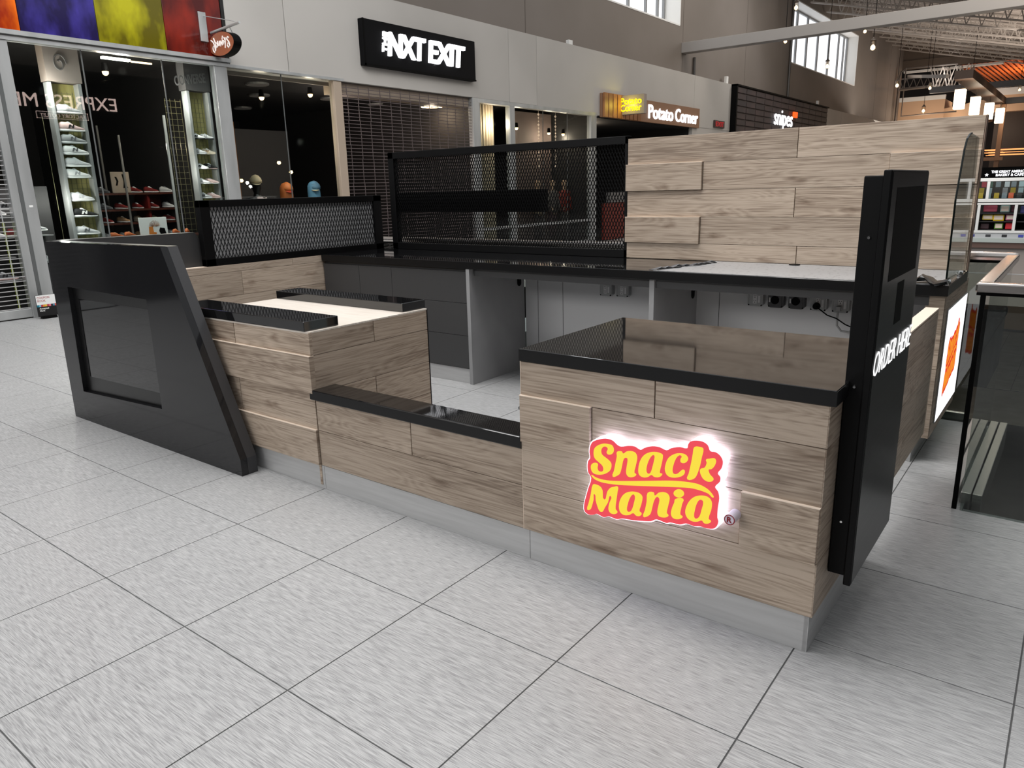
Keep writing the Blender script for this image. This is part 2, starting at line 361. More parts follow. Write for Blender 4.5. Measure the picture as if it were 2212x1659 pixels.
SKYM = mat('bright_sky_glazing', (250, 252, 255), .5, emit=(246, 250, 255), es=1.05)
FRM = mat('grey_window_frame', (128, 130, 132), .45)
def niche(name, N, mulls, thick):
    y0, y1, z0, z1 = N; d = .62
    r = sroot(name, (XU-d, (y0+y1)/2, z0))
    e = .04
    ob('window_reveal', B().box(XU-d, XU+.01, y0, y1, z0-.03, z0+.015), WHITEP, r); ob('window_reveal', B().box(XU-d, XU+.01, y0, y1, z1-.015, z1+.03), WHITEP, r)
    ob('window_reveal', B().box(XU-d, XU+.01, y0-.03, y0+.02, z0, z1), WHITEP, r); ob('window_reveal', B().box(XU-d, XU+.01, y1-.02, y1+.03, z0, z1), WHITEP, r)
    xs = XU-d
    f = B(); iz = .10
    for (a, c, q, s_) in [(y0, y1, z0, z0+iz), (y0, y1, z1-iz, z1), (y0, y0+.1, z0, z1), (y1-.1, y1, z0, z1)]: f.box(xs-.02, xs+.07, a, c, q, s_)
    ob('window_frame', f, FRM, r)
    for m in mulls: ob('mullion', B().box(xs-.02, xs+.06, m-thick, m+thick, z0+iz, z1-iz), FRM, r)
    ed = [y0]+list(mulls)+[y1]
    for a, c in zip(ed[:-1], ed[1:]): ob('pane', B().box(xs-.035, xs-.02, a, c, z0, z1), SKYM, r)
niche('window_1', N1, (18.5, 19.4, 20.6, 21.8, 22.65), .05)
niche('window_2', N2, (36.0, 37.6, 39.3, 41.2, 43.3, 45.2, 46.3), .07)
# pipe on the upper wall
tag(ob('wall_pipe', B().tube([(XU+.08, 34.8, 5.0), (XU+.08, 34.8, 10.3)], .06, 8), mat('dark_pipe', (70, 66, 62), .5)), 'thin dark vertical pipe beside the left edge of the far high window', 'pipe')
tag(ob('wall_pipe', B().tube([(XU+.06, 24.35, 5.0), (XU+.06, 24.35, 5.9)], .05, 8), bpy.data.materials['dark_pipe']), 'short vertical conduit on upper wall under the white beam end', 'pipe')
# ---- header trim and coloured glass above first shop
struct('trim_3', B().box(XF-.1, XF+.03, -3, 7.25, 3.455, 3.50).box(XF-.1, XF+.06, -3, 4.98, 3.52, 3.575).box(XF-.1, XF+.0, -3, 4.98, 3.50, 3.52), ALU)
struct('trim_4', B().box(XF-.1, XF+.02, 11.0, 16.1, 3.37, 3.455), ALU)
cg = thing('coloured_glass_band', (XF, 2, 3.58), 'row of purple, yellow, orange and red glass panels above the shoe shop window', 'glass panel')
for nm, a, c, c0, c1, dx in (('orange', .9, 2.072, (150, 40, 4), (238, 110, 6), 0), ('violet', 2.072, 3.033, (26, 18, 66), (66, 56, 150), 0), ('yellow', 3.033, 3.996, (92, 84, 4), (176, 170, 16), 0), ('red', 3.996, 4.93, (72, 12, 8), (132, 32, 14), 0)):
    m = noisy(mat(nm+'_art_glass', c1, .12, spec=.6), c0, c1, 1.7, (1, 1.6, .8), detail=4, rnd=True, lo=.42, hi=.68)
    ob('glass_panel', B().box(XF-.05, XF-.005, a+.004, c-.004, 3.58, 4.9, .003), m, cg, label=nm+' glass panel')
ob('end_trim', B().box(XF-.05, XF+.01, 4.932, 4.985, 3.575, 5.0), mat('dark_end_trim', (18, 17, 17), .5), cg)
ob('backing_board', B().box(XF-.09, XF-.055, .9, 4.93, 3.58, 5.0), DARKIN, cg)
# ---- shop window fronts: structure
def shopwin(name, y0, y1, joints, z0=.10, z1=3.455):
    r = sroot(name, (XF, (y0+y1)/2, 0))
    ed = [y0]+list(joints)+[y1]
    for a, c in zip(ed[:-1], ed[1:]): ob('pane', B().box(XF-.052, XF-.048, a+.004, c-.004, z0, z1), GLASS, r)
    for j in joints:
        ob('glass_joint', B().box(XF-.056, XF-.046, j-.008, j+.008, z0, z1), mat('glass_joint_seal', (96, 98, 98), .3) if 'glass_joint_seal' not in bpy.data.materials else bpy.data.materials['glass_joint_seal'], r)
    ob('sill_rail', B().box(XF-.09, XF+.0, y0, y1, 0, z0, .004), ALU, r)
    return r
def post(name, y0, y1, z1=3.455, m=None):
    struct(name, B().box(XF-.12, XF+.015, y0, y1, 0, z1, .006), m or ALU)
shopwin('window_3', 1.885, 4.70, (2.78, 3.90))
shopwin('window_4', 4.92, 7.02, (5.96,))
shopwin('window_5', 11.09, 12.18, (), z1=3.38)
shopwin('window_6', 12.37, 15.78, (13.6, 14.7), z1=3.38)
post('trim_5', 1.60, 1.70); post('trim_6', 1.70, 1.745, m=mat('dark_recess_metal', (88, 90, 90), .4)); post('trim_7', 1.745, 1.885)
post('trim_8', 4.70, 4.92); post('trim_9', 7.02, 7.20, m=mat('warm_grey_post', (166, 150, 134), .4)); post('trim_10', 10.85, 11.09); post('trim_11', 12.18, 12.37); post('trim_12', 15.78, 16.07)
post('trim_13', 22.3, 22.6, 3.4, FASCIA)
DW = DARKIN
# shop shells
def shell(name, y0, y1, depth, zc, wallm=DARKIN, ceilm=DARKIN):
    r = sroot(name, (XF-depth/2, (y0+y1)/2, 0))
    ob('back_wall', B().box(XF-depth-.1, XF-depth, y0, y1, 0, zc+.1), wallm, r)
    ob('side_wall', B().box(XF-depth, XF-.12, y0-.1, y0, 0, zc+.1), wallm, r); ob('side_wall', B().box(XF-depth, XF-.12, y1, y1+.1, 0, zc+.1), wallm, r)
    ob('shop_ceiling', B().box(XF-depth, XF-.1, y0, y1, zc, zc+.1), ceilm, r); ob('shop_floor', B().box(XF-depth, XF-.1, y0, y1, -.002, .02), DARKIN2, r)
shell('wall_shop_1', -3.0, 4.75, 7, 3.6)
shell('wall_shop_2', 4.9, 11.0, 9, 3.6, DARKIN2)
shell('wall_shop_3', 11.14, 16.0, 6, 3.6, DARKIN2)
shell('wall_shop_4', 16.15, 22.3, 7, 3.35, DARKIN)
shell('wall_shop_5', 22.7, 37.7, 5, 3.1, DARKIN)
# opposite side of the hall behind the camera: dark shop front seen only mirrored in the glass
wo = sroot('wall_right', (9, 10, 0))
ob('shop_front', B().box(9, 9.3, -13, 75, 0, 6.2), DARKIN, wo); ob('upper_wall', B().box(9, 9.3, -13, 25, 6.2, 8.0), UPWALL, wo); ob('upper_wall', B().box(9, 9.3, 25, 75, 6.2, 9.0), UPWALL, wo)
wn = sroot('wall_front', (0, -13, 0)); ob('shop_front', B().box(-20, 9.3, -13.3, -13, 0, 4.3), DARKIN, wn); ob('upper_wall', B().box(-20, 9.3, -13.3, -13, 4.3, 4.5), FASCIA, wn); ob('upper_wall', B().box(-20, 9.3, -13.3, -13, 6.9, 8.0), UPWALL, wn)
ob('side_front', B().box(-11, -10.7, -13, -3.1, 0, 3.45), DARKIN, wn); ob('side_fascia', B().box(-11, -10.65, -13, .9, 3.46, 5.0), FASCIA, wn)
sg = thing('lit_shop_sign', (8.99, 10.6, 4.6), 'white lit clothing outlet sign mirrored in the left shop window', 'sign')
PINKW = mat('pale_pink_sign_glow', (255, 225, 215), .5, emit=(255, 222, 212), es=9)
TXT1 = ('letter', 'EXPRESS MEN', PINKW, sg, (8.98, 12.75, 4.80), (0, -1, 0), (0, 0, 1), 4.15, .48, .02)
TXT2 = ('small_letter', 'FACTORY OUTLET', mat('soft_sign_glow', (255, 235, 225), .5, emit=(255, 225, 215), es=5), sg, (8.98, 11.50, 4.47), (0, -1, 0), (0, 0, 1), 1.55, .13, .02)
fb = B()
for (a, c, q, s_) in [(9.83, 11.62, 4.42, 4.435), (9.83, 11.62, 4.655, 4.67), (9.83, 9.845, 4.42, 4.67), (11.605, 11.62, 4.42, 4.67)]: fb.box(8.97, 8.99, a, c, q, s_)
ob('sign_border', fb, bpy.data.materials['soft_sign_glow'], sg)
# ---- roof, joists, far end
SL = -.235
def zr(x): return 10.2+SL*(x+11.6)
rf = sroot('ceiling', (-2, 50, 10))
b = B(); b.prism([(-12.5, zr(-12.5)+.62), (9, zr(9)+.62), (9, zr(9)+.72), (-12.5, zr(-12.5)+.72)], 'y', 25, 60.2)
ob('roof_deck', b, DECK, rf)
ORD = 'first second third fourth fifth sixth seventh eighth ninth tenth eleventh twelfth thirteenth fourteenth'.split()
rb = B()
for k in range(100):
    y = 25+k*.35
    rb.prism([(-12.5, zr(-12.5)+.56), (4, zr(4)+.56), (4, zr(4)+.63), (-12.5, zr(-12.5)+.63)], 'y', y, y+.16)
ob('deck_ribs', rb, mat('deck_rib', (168, 158, 150), .6), rf, kind='stuff')
for k, y in enumerate([27.0, 29.4, 31.8, 34.2, 37.2, 39.9, 42.6, 45.2, 47.7, 49.7, 51.7, 53.5, 55.5, 57.7]):
    lo = zr(0)-10.2
    j = thing('roof_joist', (-4, y, zr(-4)), 'pale steel lattice joist under the roof deck', 'joist', 'roof joists'); j['label'] = '%s white open web roof joist counted from the one nearest the viewer' % ORD[k]
    dz = (9.80-zr(-11.6)) if y < 46 else 0
    bt = lambda x: zr(x)+dz*(1 if y < 46 else 0)
    ob('top_chord', B().bar((-11.6, y, zr(-11.6)+.5), (6, y, zr(6)+.5), .13, .07), STEELWH, j)
    ob('bottom_chord', B().bar((-11.5, y, bt(-11.5)), (6, y, bt(6)), .11, .07), STEELWH, j)
    wb = B(); n = 28; st = 17.2/n
    for q in range(n):
        xa = -11.4+q*st; xm = xa+st/2
        wb.bar((xa, y, bt(xa)), (xm, y, zr(xm)+.5), .045, .045); wb.bar((xm, y, zr(xm)+.5), (xa+st, y, bt(xa+st)), .045, .045)
    ob('lattice_web', wb, STEELWH, j, kind='stuff')
# big white beam across the hall
tag(ob('cross_beam', B().box(-11.6, 6, 23.35, 23.75, 5.93, 6.26, .01), mat('white_beam_paint', (158, 154, 151), .5)), 'long grey-white rectangular beam crossing the hall high up at right', 'beam')
# far end: header wall, second hall
FW1 = mat('brown_header_wall', (92, 80, 70), .7)
wf = sroot('wall_far', (-2, 60, 9)); ob('header_panel', B().box(-11.6, 9, 60, 60.3, 9.05, 10.9), FW1, wf); ob('header_panel', B().box(-11.6, 9, 59.94, 60, 9.6, 9.66), FW1, wf)
ob('bright_edge', B().box(-11.5, -5.5, 60.0, 60.5, 8.86, 8.98), WHITEP, wf)
wb_ = sroot('wall_back', (0, 90, 6)); ob('back_panel', B().box(-40, 30, 90, 90.3, 0, 14), mat('dark_brown_void', (34, 26, 22), .8), wb_)
ob('side_panel', B().box(-30, -29.8, 60, 90, 0, 14), bpy.data.materials['dark_brown_void'], wb_); ob('back_roof', B().box(-30, 12, 60.3, 90, 13, 13.2), bpy.data.materials['dark_brown_void'], wb_)
struct('trim_14', B().box(-12.2, -8.75, 60.6, 60.9, 6.95, 7.25), WHITEP)
struct('wall_soffit', B().box(-12.2, -8.75, 60.6, 64, 5.2, 6.95), mat('warm_beige_soffit', (206, 172, 142), .6))
struct('wall_soffit_2', B().prism([(-8.75, 60.6), (-5.4, 55), (-5.2, 55.3), (-8.5, 64)], 'z', 4.9, 6.3), bpy.data.materials['warm_beige_soffit'])
struct('trim_15', B().prism([(-7.3, 66), (-3, 66), (-3, 66.3), (-7.3, 66.3)], 'z', 7.35, 7.85), WHITEP)
struct('wall_soffit_3', B().box(-6.9, -2, 66.1, 70, 6.2, 7.38), bpy.data.materials['warm_beige_soffit'])
struct('wall_brown', B().box(-6.2, 9, 67, 67.3, 0, 6.2), mat('dark_brown_panel', (54, 42, 36), .6))
# lattice roof of the second hall, warm light put into its orange colours
og = thing('lattice_roof', (-4, 72, 10), 'orange lit lattice of rafters in the far hall beyond the header', 'rafters')
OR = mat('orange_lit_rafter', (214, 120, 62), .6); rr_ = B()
for k in range(26): rr_.bar((-9.5+k*.36, 64, 10.4), (-8.0+k*.36, 84, 9.6), .10, .12)
for k in range(8): rr_.bar((-9.5, 65+k*2, 10.2), (2, 65+k*2, 10.2), .12, .12)
ob('rafters', rr_, OR, og, kind='stuff'); ob('board', B().box(-10, 2, 64, 86, 10.7, 10.8), mat('rust_board', (120, 52, 22), .7), og)
vs = thing('white_struts', (-8.6, 58.5, 7.3), 'cluster of white V-shaped struts below the far header', 'struts'); vb = B()
for k in range(3):
    for q in range(3):
        x = -9.5+k*.75+q*.13
        vb.bar((x, 58.2+q*.4, 8.85), (x+.36, 58.2+q*.4, 7.45), .06, .06); vb.bar((x+.75, 58.2+q*.4, 8.85), (x+.36, 58.2+q*.4, 7.45), .06, .06)
ob('strut_bars', vb, STEELWH, vs, kind='stuff')
tj = thing('far_truss', (-10.4, 62, 8.2), 'grey lattice truss seen behind the pipe at the wall corner', 'truss'); tv = B()
tv.bar((-12.5, 62.5, 8.75), (-8.8, 62.5, 8.75), .08, .08); tv.bar((-12.5, 62.5, 8.1), (-8.8, 62.5, 8.1), .08, .08)
for k in range(8): x = -12.4+k*.46; tv.bar((x, 62.5, 8.1), (x+.23, 62.5, 8.75), .04, .04); tv.bar((x+.23, 62.5, 8.75), (x+.46, 62.5, 8.1), .04, .04)
ob('truss_bars', tv, mat('grey_truss', (120, 108, 98), .6), tj)
# conduit loop at the wall corner
cl = thing('conduit_rack', (-11.2, 58, 5.5), 'grey conduit pipes bending around the far wall corner', 'pipe'); GP = mat('grey_conduit', (112, 104, 98), .45)
ob('conduit', B().tube([(-11.4, 58.2, 4.4), (-11.4, 58.2, 8.3), (-11.3, 58.2, 8.75), (-11.0, 58.2, 8.95), (-7.9, 58.2, 8.9)], .06, 8), GP, cl)
ob('conduit', B().tube([(-11.3, 57.8, 4.4), (-11.3, 57.8, 8.2)], .05, 8), GP, cl)
ob('conduit', B().tube([(-11.0, 58.0, 8.95), (-11.0, 58, 5.8), (-7.6, 57.8, 5.85)], .05, 8), GP, cl)
ob('conduit', B().tube([(-11.3, 57.9, 7.55), (-9.2, 57.9, 7.6)], .09, 8), GP, cl)
# ============================================================ KIOSK
YP = 0.0
SCREWM = mat('chrome_screw', (215, 215, 215), .2, metal=1)
# ---- front order counter
kc = thing('order_counter', (-.72, .4, 0), 'front wood-clad counter with glossy black top under the glowing snack sign', 'counter')
ob('countertop', B().box(-1.312, -.137, -.012, .812, .852, .902, .003), BLACKTOP, kc)
ob('edge_band', B().box(-1.3125, -.1365, -.0128, -.0118, .8535, .9005).box(-.1372, -.1362, -.0125, .12, .8535, .9005), DULLSTRIP, kc)  # added strip covering the top's edge to deaden its reflection
ob('carcass', B().box(-1.295, -.172, .012, .79, .135, .851), CHAR, kc)
R = [.135, .327, .521, .715, .851]
for a, c, k, ed in [(-1.312, -.155, 0, 0), (-1.312, -.406, 1, 0), (-.404, -.155, 1, 1), (-1.312, -.986, 2, 1), (-.984, -.155, 2, 0), (-1.312, -.731, 3, 0), (-.729, -.155, 3, 0)]:
    pr_ = .012 if ed else 0
    plank(kc, 'y', a, c, R[k], R[k+1], -.006-pr_, .018+pr_, edge=bool(ed))
for k in range(4): plank(kc, 'x', -.006, .79, R[k], R[k+1], -.153, .018)
plank(kc, 'x', -.006, .79, .135, .851, -1.296, .016)
ob('side_edge', B().box(-1.313, -1.311, -.006, .02, .135, .851), EDGE, kc, label='pale end edge strip')
ob('plinth', B().box(-1.287, -.165, .004, .02, 0, .13, .001), STEEL, kc); ob('plinth', B().box(-.18, -.164, .004, .78, 0, .13, .001), STEEL, kc)
ob('plinth_shadow_gap', B().box(-1.28, -.18, .021, .76, .004, .12), MATBLACK, kc)  # black block standing in for shade behind the plinth
# ---- low pass-through counter
lc = thing('low_counter', (-1.97, .07, 0), 'low wood-fronted pass counter with a narrow black ledge between two taller blocks', 'counter')
ob('countertop', B().box(-2.655, -1.314, -.014, .142, .488, .541, .005), BLACKTOP, lc)
for a, c, k in [(-2.622, -1.314, 0), (-2.622, -1.949, 1), (-1.947, -1.314, 1)]: plank(lc, 'y', a, c, R[k], (R[k+1] if k < 1 else .486), -.004, .018)
ob('edge_band', B().box(-2.652, -1.3145, -.0148, -.0138, .492, .537), DULLSTRIP, lc)
ob('back_board', B().box(-2.622, -1.314, .016, .12, .02, .487), CHAR, lc)
ob('plinth', B().box(-2.614, -1.289, .004, .02, 0, .13, .001), STEEL, lc)
# ---- corner block with white top and two black ledges
cb = thing('corner_block', (-3.23, .4, 0), 'tall wood-clad block with white top and two black ledges beside the slanted black panel', 'cabinet')
ob('carcass', B().box(-3.83, -2.66, .015, .84, .03, .83), CHAR, cb)
Q = [.135, .327, .521, .715, .836]
for a, c, k, ed in [(-3.83, -2.628, 0, 1), (-3.83, -3.292, 1, 0), (-3.29, -2.628, 1, 0), (-3.83, -2.628, 2, 1), (-3.83, -3.285, 3, 0), (-3.283, -2.628, 3, 0)]:
    p = .012 if ed else 0
    plank(cb, 'y', a, c, Q[k], Q[k+1], -.004-p, .018+p, edge=bool(ed))
for a, c, k in [(.0, .848, 0), (.0, .42, 1), (.421, .848, 1), (.0, .848, 2), (.0, .43, 3), (.431, .848, 3)]: plank(cb, 'x', a, c, Q[k] if k else .02, Q[k+1], -2.634, .018)
ob('end_edge', B().box(-2.655, -2.632, .849, .853, .02, .838), BLACK, cb)
ob('top_panel', B().box(-3.84, -2.633, -.005, .85, .829, .838, .001), WHITELAM, cb)
ob('black_ledge', B().box(-3.88, -2.655, -.008, .21, .8385, .889, .003), BLACKTOP, cb); ob('black_ledge', B().box(-3.84, -2.655, .675, .862, .8385, .889, .003), BLACKTOP, cb)
ob('plinth', B().box(-3.8, -2.616, .004, .02, 0, .13, .001), STEEL, cb)
# ---- slanted black end panel with screen, and its side wing
ep = thing('end_panel', (-4.3, -.09, 0), 'big glossy black slanted panel with a recessed screen at the left front corner', 'panel')
o_ = [(-5.22, 0), (-3.15, 0), (-3.15, .097), (-3.685, 1.24), (-5.2, 1.24)]
hole = [(-4.975, .945), (-3.93, .932), (-3.94, .262), (-5.015, .215)]
def framed(outer, hl, y0, y1, m, name, par):
    bb = B(); V = {}
    A = [bb.bm.verts.new((x, y0, z)) for x, z in outer]; A2 = [bb.bm.verts.new((x, y1, z)) for x, z in outer]
    H = [bb.bm.verts.new((x, y0, z)) for x, z in hl]; H2 = [bb.bm.verts.new((x, y1, z)) for x, z in hl]
    # outer: 0 bl,1 br,2 br2,3 tr,4 tl ; hole: 0 tl,1 tr,2 br,3 bl
    for P_, Q_ in ((A, H), (A2, H2)):
        for f in ((P_[4], P_[3], Q_[1], Q_[0]), (P_[3], P_[2], P_[1], Q_[2], Q_[1]), (P_[1], P_[0], Q_[3], Q_[2]), (P_[0], P_[4], Q_[0], Q_[3])): bb.bm.faces.new(f)
    for L_, M_ in ((A, A2), (H, H2)):
        n = len(L_)
        for i in range(n): bb.bm.faces.new((L_[i], L_[(i+1) % n], M_[(i+1) % n], M_[i]))
    bmesh.ops.recalc_face_normals(bb.bm, faces=bb.bm.faces[:]); return ob(name, bb, m, par)
framed(o_, hole, -.145, -.105, PANELBLK, 'panel_front', ep)
ob('panel_back', B().prism(o_, 'y', -.104, -.045), mat('slab_edge_charcoal', (58, 58, 60), .3), ep)
i_ = [(-4.92, .865), (-3.99, .862), (-4.005, .345), (-4.945, .325)]
bz = B(); A = [bz.bm.verts.new((x, -.115, z)) for x, z in hole]; C_ = [bz.bm.verts.new((x, -.113, z)) for x, z in i_]
for i in range(4): bz.bm.faces.new((A[i], A[(i+1) % 4], C_[(i+1) % 4], C_[i]))
bezel = ob('screen_bezel', bz, mat('bezel_black', (14, 14, 15), .3), ep)
bz = B(); bz.bm.faces.new([bz.bm.verts.new((x, -.1125, z)) for x, z in i_]); ob('screen', bz, mat('glossy_dark_screen', (22, 22, 23), .03, spec=.9), bezel, label='dark glossy display glass')
ob('side_wing', B().prism([(-.045, 0), (.99, 0), (.99, 1.13), (.93, 1.235), (-.045, 1.24)], 'x', -5.3, -5.19), CHAR, ep)
ob('corner_fill', B().box(-5.22, -5.1, -.044, -.004, .01, 1.23), CHAR, ep)
# ---- half wall with planks below the short mesh screen
hw = thing('half_wall', (-5.13, 1.4, 0), 'low wood-clad wall behind the slanted panel under the short mesh screen', 'wall panel')
ob('core', B().box(-5.185, -5.118, 0, 2.84, .01, .968), EDGE, hw)
for k, (z0, z1) in enumerate([(.01, .135), (.135, .327), (.327, .521), (.521, .715), (.715, .909), (.909, .968)]):
    cuts = [0, .62, 1.75, 2.8] if k % 2 else [0, 1.24, 2.8]
    for a, c in zip(cuts[:-1], cuts[1:]): plank(hw, 'x', a, c, z0, z1, -5.10)
# ---- expanded mesh screens
WIRE = mat('black_expanded_mesh', (6, 6, 7), .6, spec=.1)
def mesh_lattice(u0, u1, v0, v1, cw, ch, f, w, nrm):
    """two families of straight strands clipped to the rectangle"""
    bb = B(); s = (ch/2)/(cw/2); H = v1-v0
    for sg_ in (1, -1):
        k = int(-H/s/cw)-2
        while True:
            ub = u0+k*cw
            # line u = ub + sg*(v-v0)/s  (start) 
            if sg_ == 1 and ub > u1: break
            if sg_ == -1 and ub > u1+H/s+cw: break
            lo, hi = 0., H
            if sg_ == 1: lo = max(lo, (u0-ub)*s); hi = min(hi, (u1-ub)*s)
            else: lo = max(lo, (ub-u1)*s); hi = min(hi, (ub-u0)*s)
            if hi-lo > .004:
                a = Vector(f(ub+sg_*lo/s, v0+lo)); c = Vector(f(ub+sg_*hi/s, v0+hi)); d = (c-a).normalized(); n = Vector(nrm); q = d.cross(n)*w/2
                n = n*(.0035 if sg_ == 1 else .003)
                vs_ = [bb.bm.verts.new(p) for p in (a-q-n, a+q-n, a+q+n, a-q+n, c-q-n, c+q-n, c+q+n, c-q+n)]
                for ff in ((0, 1, 5, 4), (1, 2, 6, 5), (2, 3, 7, 6), (3, 0, 4, 7)): bb.bm.faces.new([vs_[i] for i in ff])
            k += 1
    bmesh.ops.recalc_face_normals(bb.bm, faces=bb.bm.faces[:]); return bb
sm = thing('short_mesh_screen', (-5.12, 1.9, .97), 'short black framed mesh screen with grey backing standing on the half wall', 'screen')
f = B(); F0, F1, Z0, Z1 = .945, 2.84, .970, 1.478
for (a, c, q, s_) in [(F0, F1, Z1-.055, Z1), (F0, F1, Z0, Z0+.055), (F0, F0+.085, Z0, Z1), (F1-.1, F1, Z0, Z1)]: f.box(-5.165, -5.10, a, c, q, s_, .003)
ob('frame', f, MATBLACK, sm)
ob('mesh', mesh_lattice(F0+.08, F1-.09, Z0+.05, Z1-.05, .031, .088, lambda u, v: (-5.115, u, v), .0042, (1, 0, 0)), mat('dark_grey_mesh', (40, 40, 41), .5, spec=.2), sm, kind='stuff')
ob('backing_sheet', B().box(-5.130, -5.124, F0+.05, F1-.05, Z0+.03, Z1-.03), mat('grey_backing', (186, 186, 187), .5), sm)
tm = thing('tall_mesh_screen', (-3.6, 2.82, .975), 'tall black framed open mesh screen standing behind the rear counter', 'screen')
f = B()
for (a, c, q, s_) in [(-4.93, -2.386, 1.805, 1.862), (-4.93, -2.386, .975, 1.035), (-4.93, -4.86, .975, 1.862), (-2.41, -2.386, .975, 1.862)]: f.box(a, c, 2.80, 2.86, q, s_, .003)
ob('frame', f, MATBLACK, tm)
ob('mesh', mesh_lattice(-4.87, -2.40, 1.03, 1.81, .026, .056, lambda u, v: (u, 2.825, v), .0042, (0, 1, 0)), WIRE, tm, kind='stuff')
# a dark flat panel hangs behind the tall mesh
ob('rear_panel', B().box(-4.87, -3.17, 2.87, 2.90, 1.315, 1.50, .003), FLATBLK, tm, label='black rectangular panel fixed to the back of the mesh')
# ---- rear counter
rc = thing('rear_counter', (-2.5, 2.4, 0), 'long rear counter with glossy black top running below the mesh and wood wall', 'counter')
ob('countertop', B().box(-5.095, -.133, 2.06, 2.84, .918, .974, .003), BLACKTOP, rc)
ob('edge_band', B().box(-5.09, -.134, 2.0592, 2.0602, .9195, .9725).box(-.1332, -.1322, 2.062, 2.80, .9195, .9725), DULLSTRIP, rc)
ob('back_panel', B().box(-3.33, -.24, 2.775, 2.80, .01, .917), mat('light_grey_back_panel', (198, 198, 199), .5), rc)
for x in (-3.2, -2.95, -1.62): ob('panel_seam', B().box(x-.0015, x+.0015, 2.7735, 2.776, .01, .917), MATBLACK, rc)
ob('divider', B().box(-1.825, -1.79, 2.09, 2.774, .01, .917, .001), GREYL, rc, label='grey upright divider panel')
ob('front_rail', B().box(-3.33, -.22, 2.11, 2.13, .86, .917), mat('grey_rail', (70, 70, 71), .45), rc)
def slot(par, x, y, z, h, name='cable_slot'):
    o = B(); pts = [(y+.028*math.cos(t), z+(h/2-.028)*(1 if math.sin(t) > 0 else -1)+.028*math.sin(t)) for t in [2*math.pi*k/20+.01 for k in range(20)]]
    o.prism(pts, 'x', x, x+.002); ob(name, o, FLATBLK, par)
slot(rc, -1.789, 2.70, .80, .17)
# ---- drawer cabinet
dc = thing('drawer_cabinet', (-4.2, 2.4, 0), 'dark grey drawer and door cabinet at the left end under the rear counter', 'cabinet')
ob('carcass', B().box(-5.09, -3.375, 2.10, 2.77, .12, .915), CHAR, dc)
ob('side_panel', B().box(-3.374, -3.34, 2.062, 2.774, 0, .917, .001), GREYL, dc)
for z0, z1 in ((.125, .388), (.391, .647), (.650, .895)): ob('drawer_front', B().box(-4.207, -3.382, 2.072, 2.09, z0, z1, .001), CHAR, dc)
for x0, x1 in ((-5.085, -4.614), (-4.611, -4.210)): ob('door_front', B().box(x0, x1, 2.072, 2.09, .125, .895, .001), CHAR, dc)
ob('kick_plate', B().box(-5.085, -3.376, 2.08, 2.098, 0, .12, .001), STEEL, dc)
slot(dc, -3.339, 2.70, .80, .17)
# ---- wood back wall
bw = thing('back_wall_partition', (-1.26, 2.83, .975), 'tall wood plank partition standing on the rear counter beside the mesh', 'partition')
ob('core', B().box(-2.375, -.15, 2.822, 2.865, .976, 1.838), EDGE, bw)
V_ = [.976, 1.093, 1.28, 1.467, 1.655, 1.84]
def vpl(a, c, k, ed=0): plank(bw, 'y', a, c, V_[k], V_[k+1], 2.80-(.018 if ed else 0), .021+(.018 if ed else 0), edge=bool(ed))
vpl(-2.384, -1.16, 4); vpl(-1.158, -.143, 4)
vpl(-2.392, -1.795, 3, 1); vpl(-1.793, -.61, 3); vpl(-.608, -.143, 3, 1)
vpl(-2.384, -1.155, 2); vpl(-1.153, -.143, 2)
vpl(-2.392, -1.80, 1, 1); vpl(-1.798, -.72, 1); vpl(-.718, -.143, 1, 1)
vpl(-2.384, -1.12, 0); vpl(-1.118, -.143, 0)
ob('end_board', B().box(-.1425, -.137, 2.80, 2.866, .975, 1.84), mat('brown_end_edge', (128, 106, 92), .5), bw)
# ---- right end cladding of rear counter with light box
sp_ = thing('side_cladding', (-.17, 2.55, 0), 'wood box cladding on the right end of the rear counter around the light box', 'cladding')
ob('core', B().box(-.235, -.163, 2.13, 3.0, .15, .915), CHAR, sp_)
for z0, z1 in ((.135, .327), (.327, .521), (.521, .715), (.715, .916)):
    plank(sp_, 'x', 2.132, 3.01, z0, z1, -.145, .018); plank(sp_, 'y', -.236, -.146, z0, z1, 2.112, .018)
ob('plinth', B().box(-.25, -.215, 2.08, 2.95, 0, .14, .001), STEEL, sp_)
lb = thing('light_box', (-.14, 2.6, .5), 'white lit box with red and yellow snack logo on the wood end face', 'sign')
ob('box_frame', B().box(-.1445, -.1385, 2.225, 2.985, .195, .83, .001), ALU, lb)
ob('lit_face', B().box(-.1384, -.137, 2.232, 2.978, .202, .823), mat('lightbox_white', (255, 255, 255), .4, emit=(255, 252, 255), es=1.25), lb, label='glowing white face')
# ---- swing gate between front counter and rear counter
gt = thing('side_gate', (-.165, 1.35, .24), 'wood plank half gate closing the right side behind the tall black pylon', 'gate')
ob('core', B().box(-.195, -.158, .83, 1.86, .236, .880), EDGE, gt)
for k, (z0, z1) in enumerate(((.236, .40), (.40, .56), (.56, .72), (.72, .872))):
    cuts = [.83, 1.5, 1.86] if k % 2 else [.83, 1.25, 1.86]
    for a, c in zip(cuts[:-1], cuts[1:]): plank(gt, 'x', a, c, z0, z1, -.140, .017)
ob('top_cap', B().box(-.197, -.138, .83, 1.866, .880, .888, .001), EDGE, gt); ob('edge_strip', B().box(-.197, -.138, 1.861, 1.868, .236, .88), EDGE, gt)
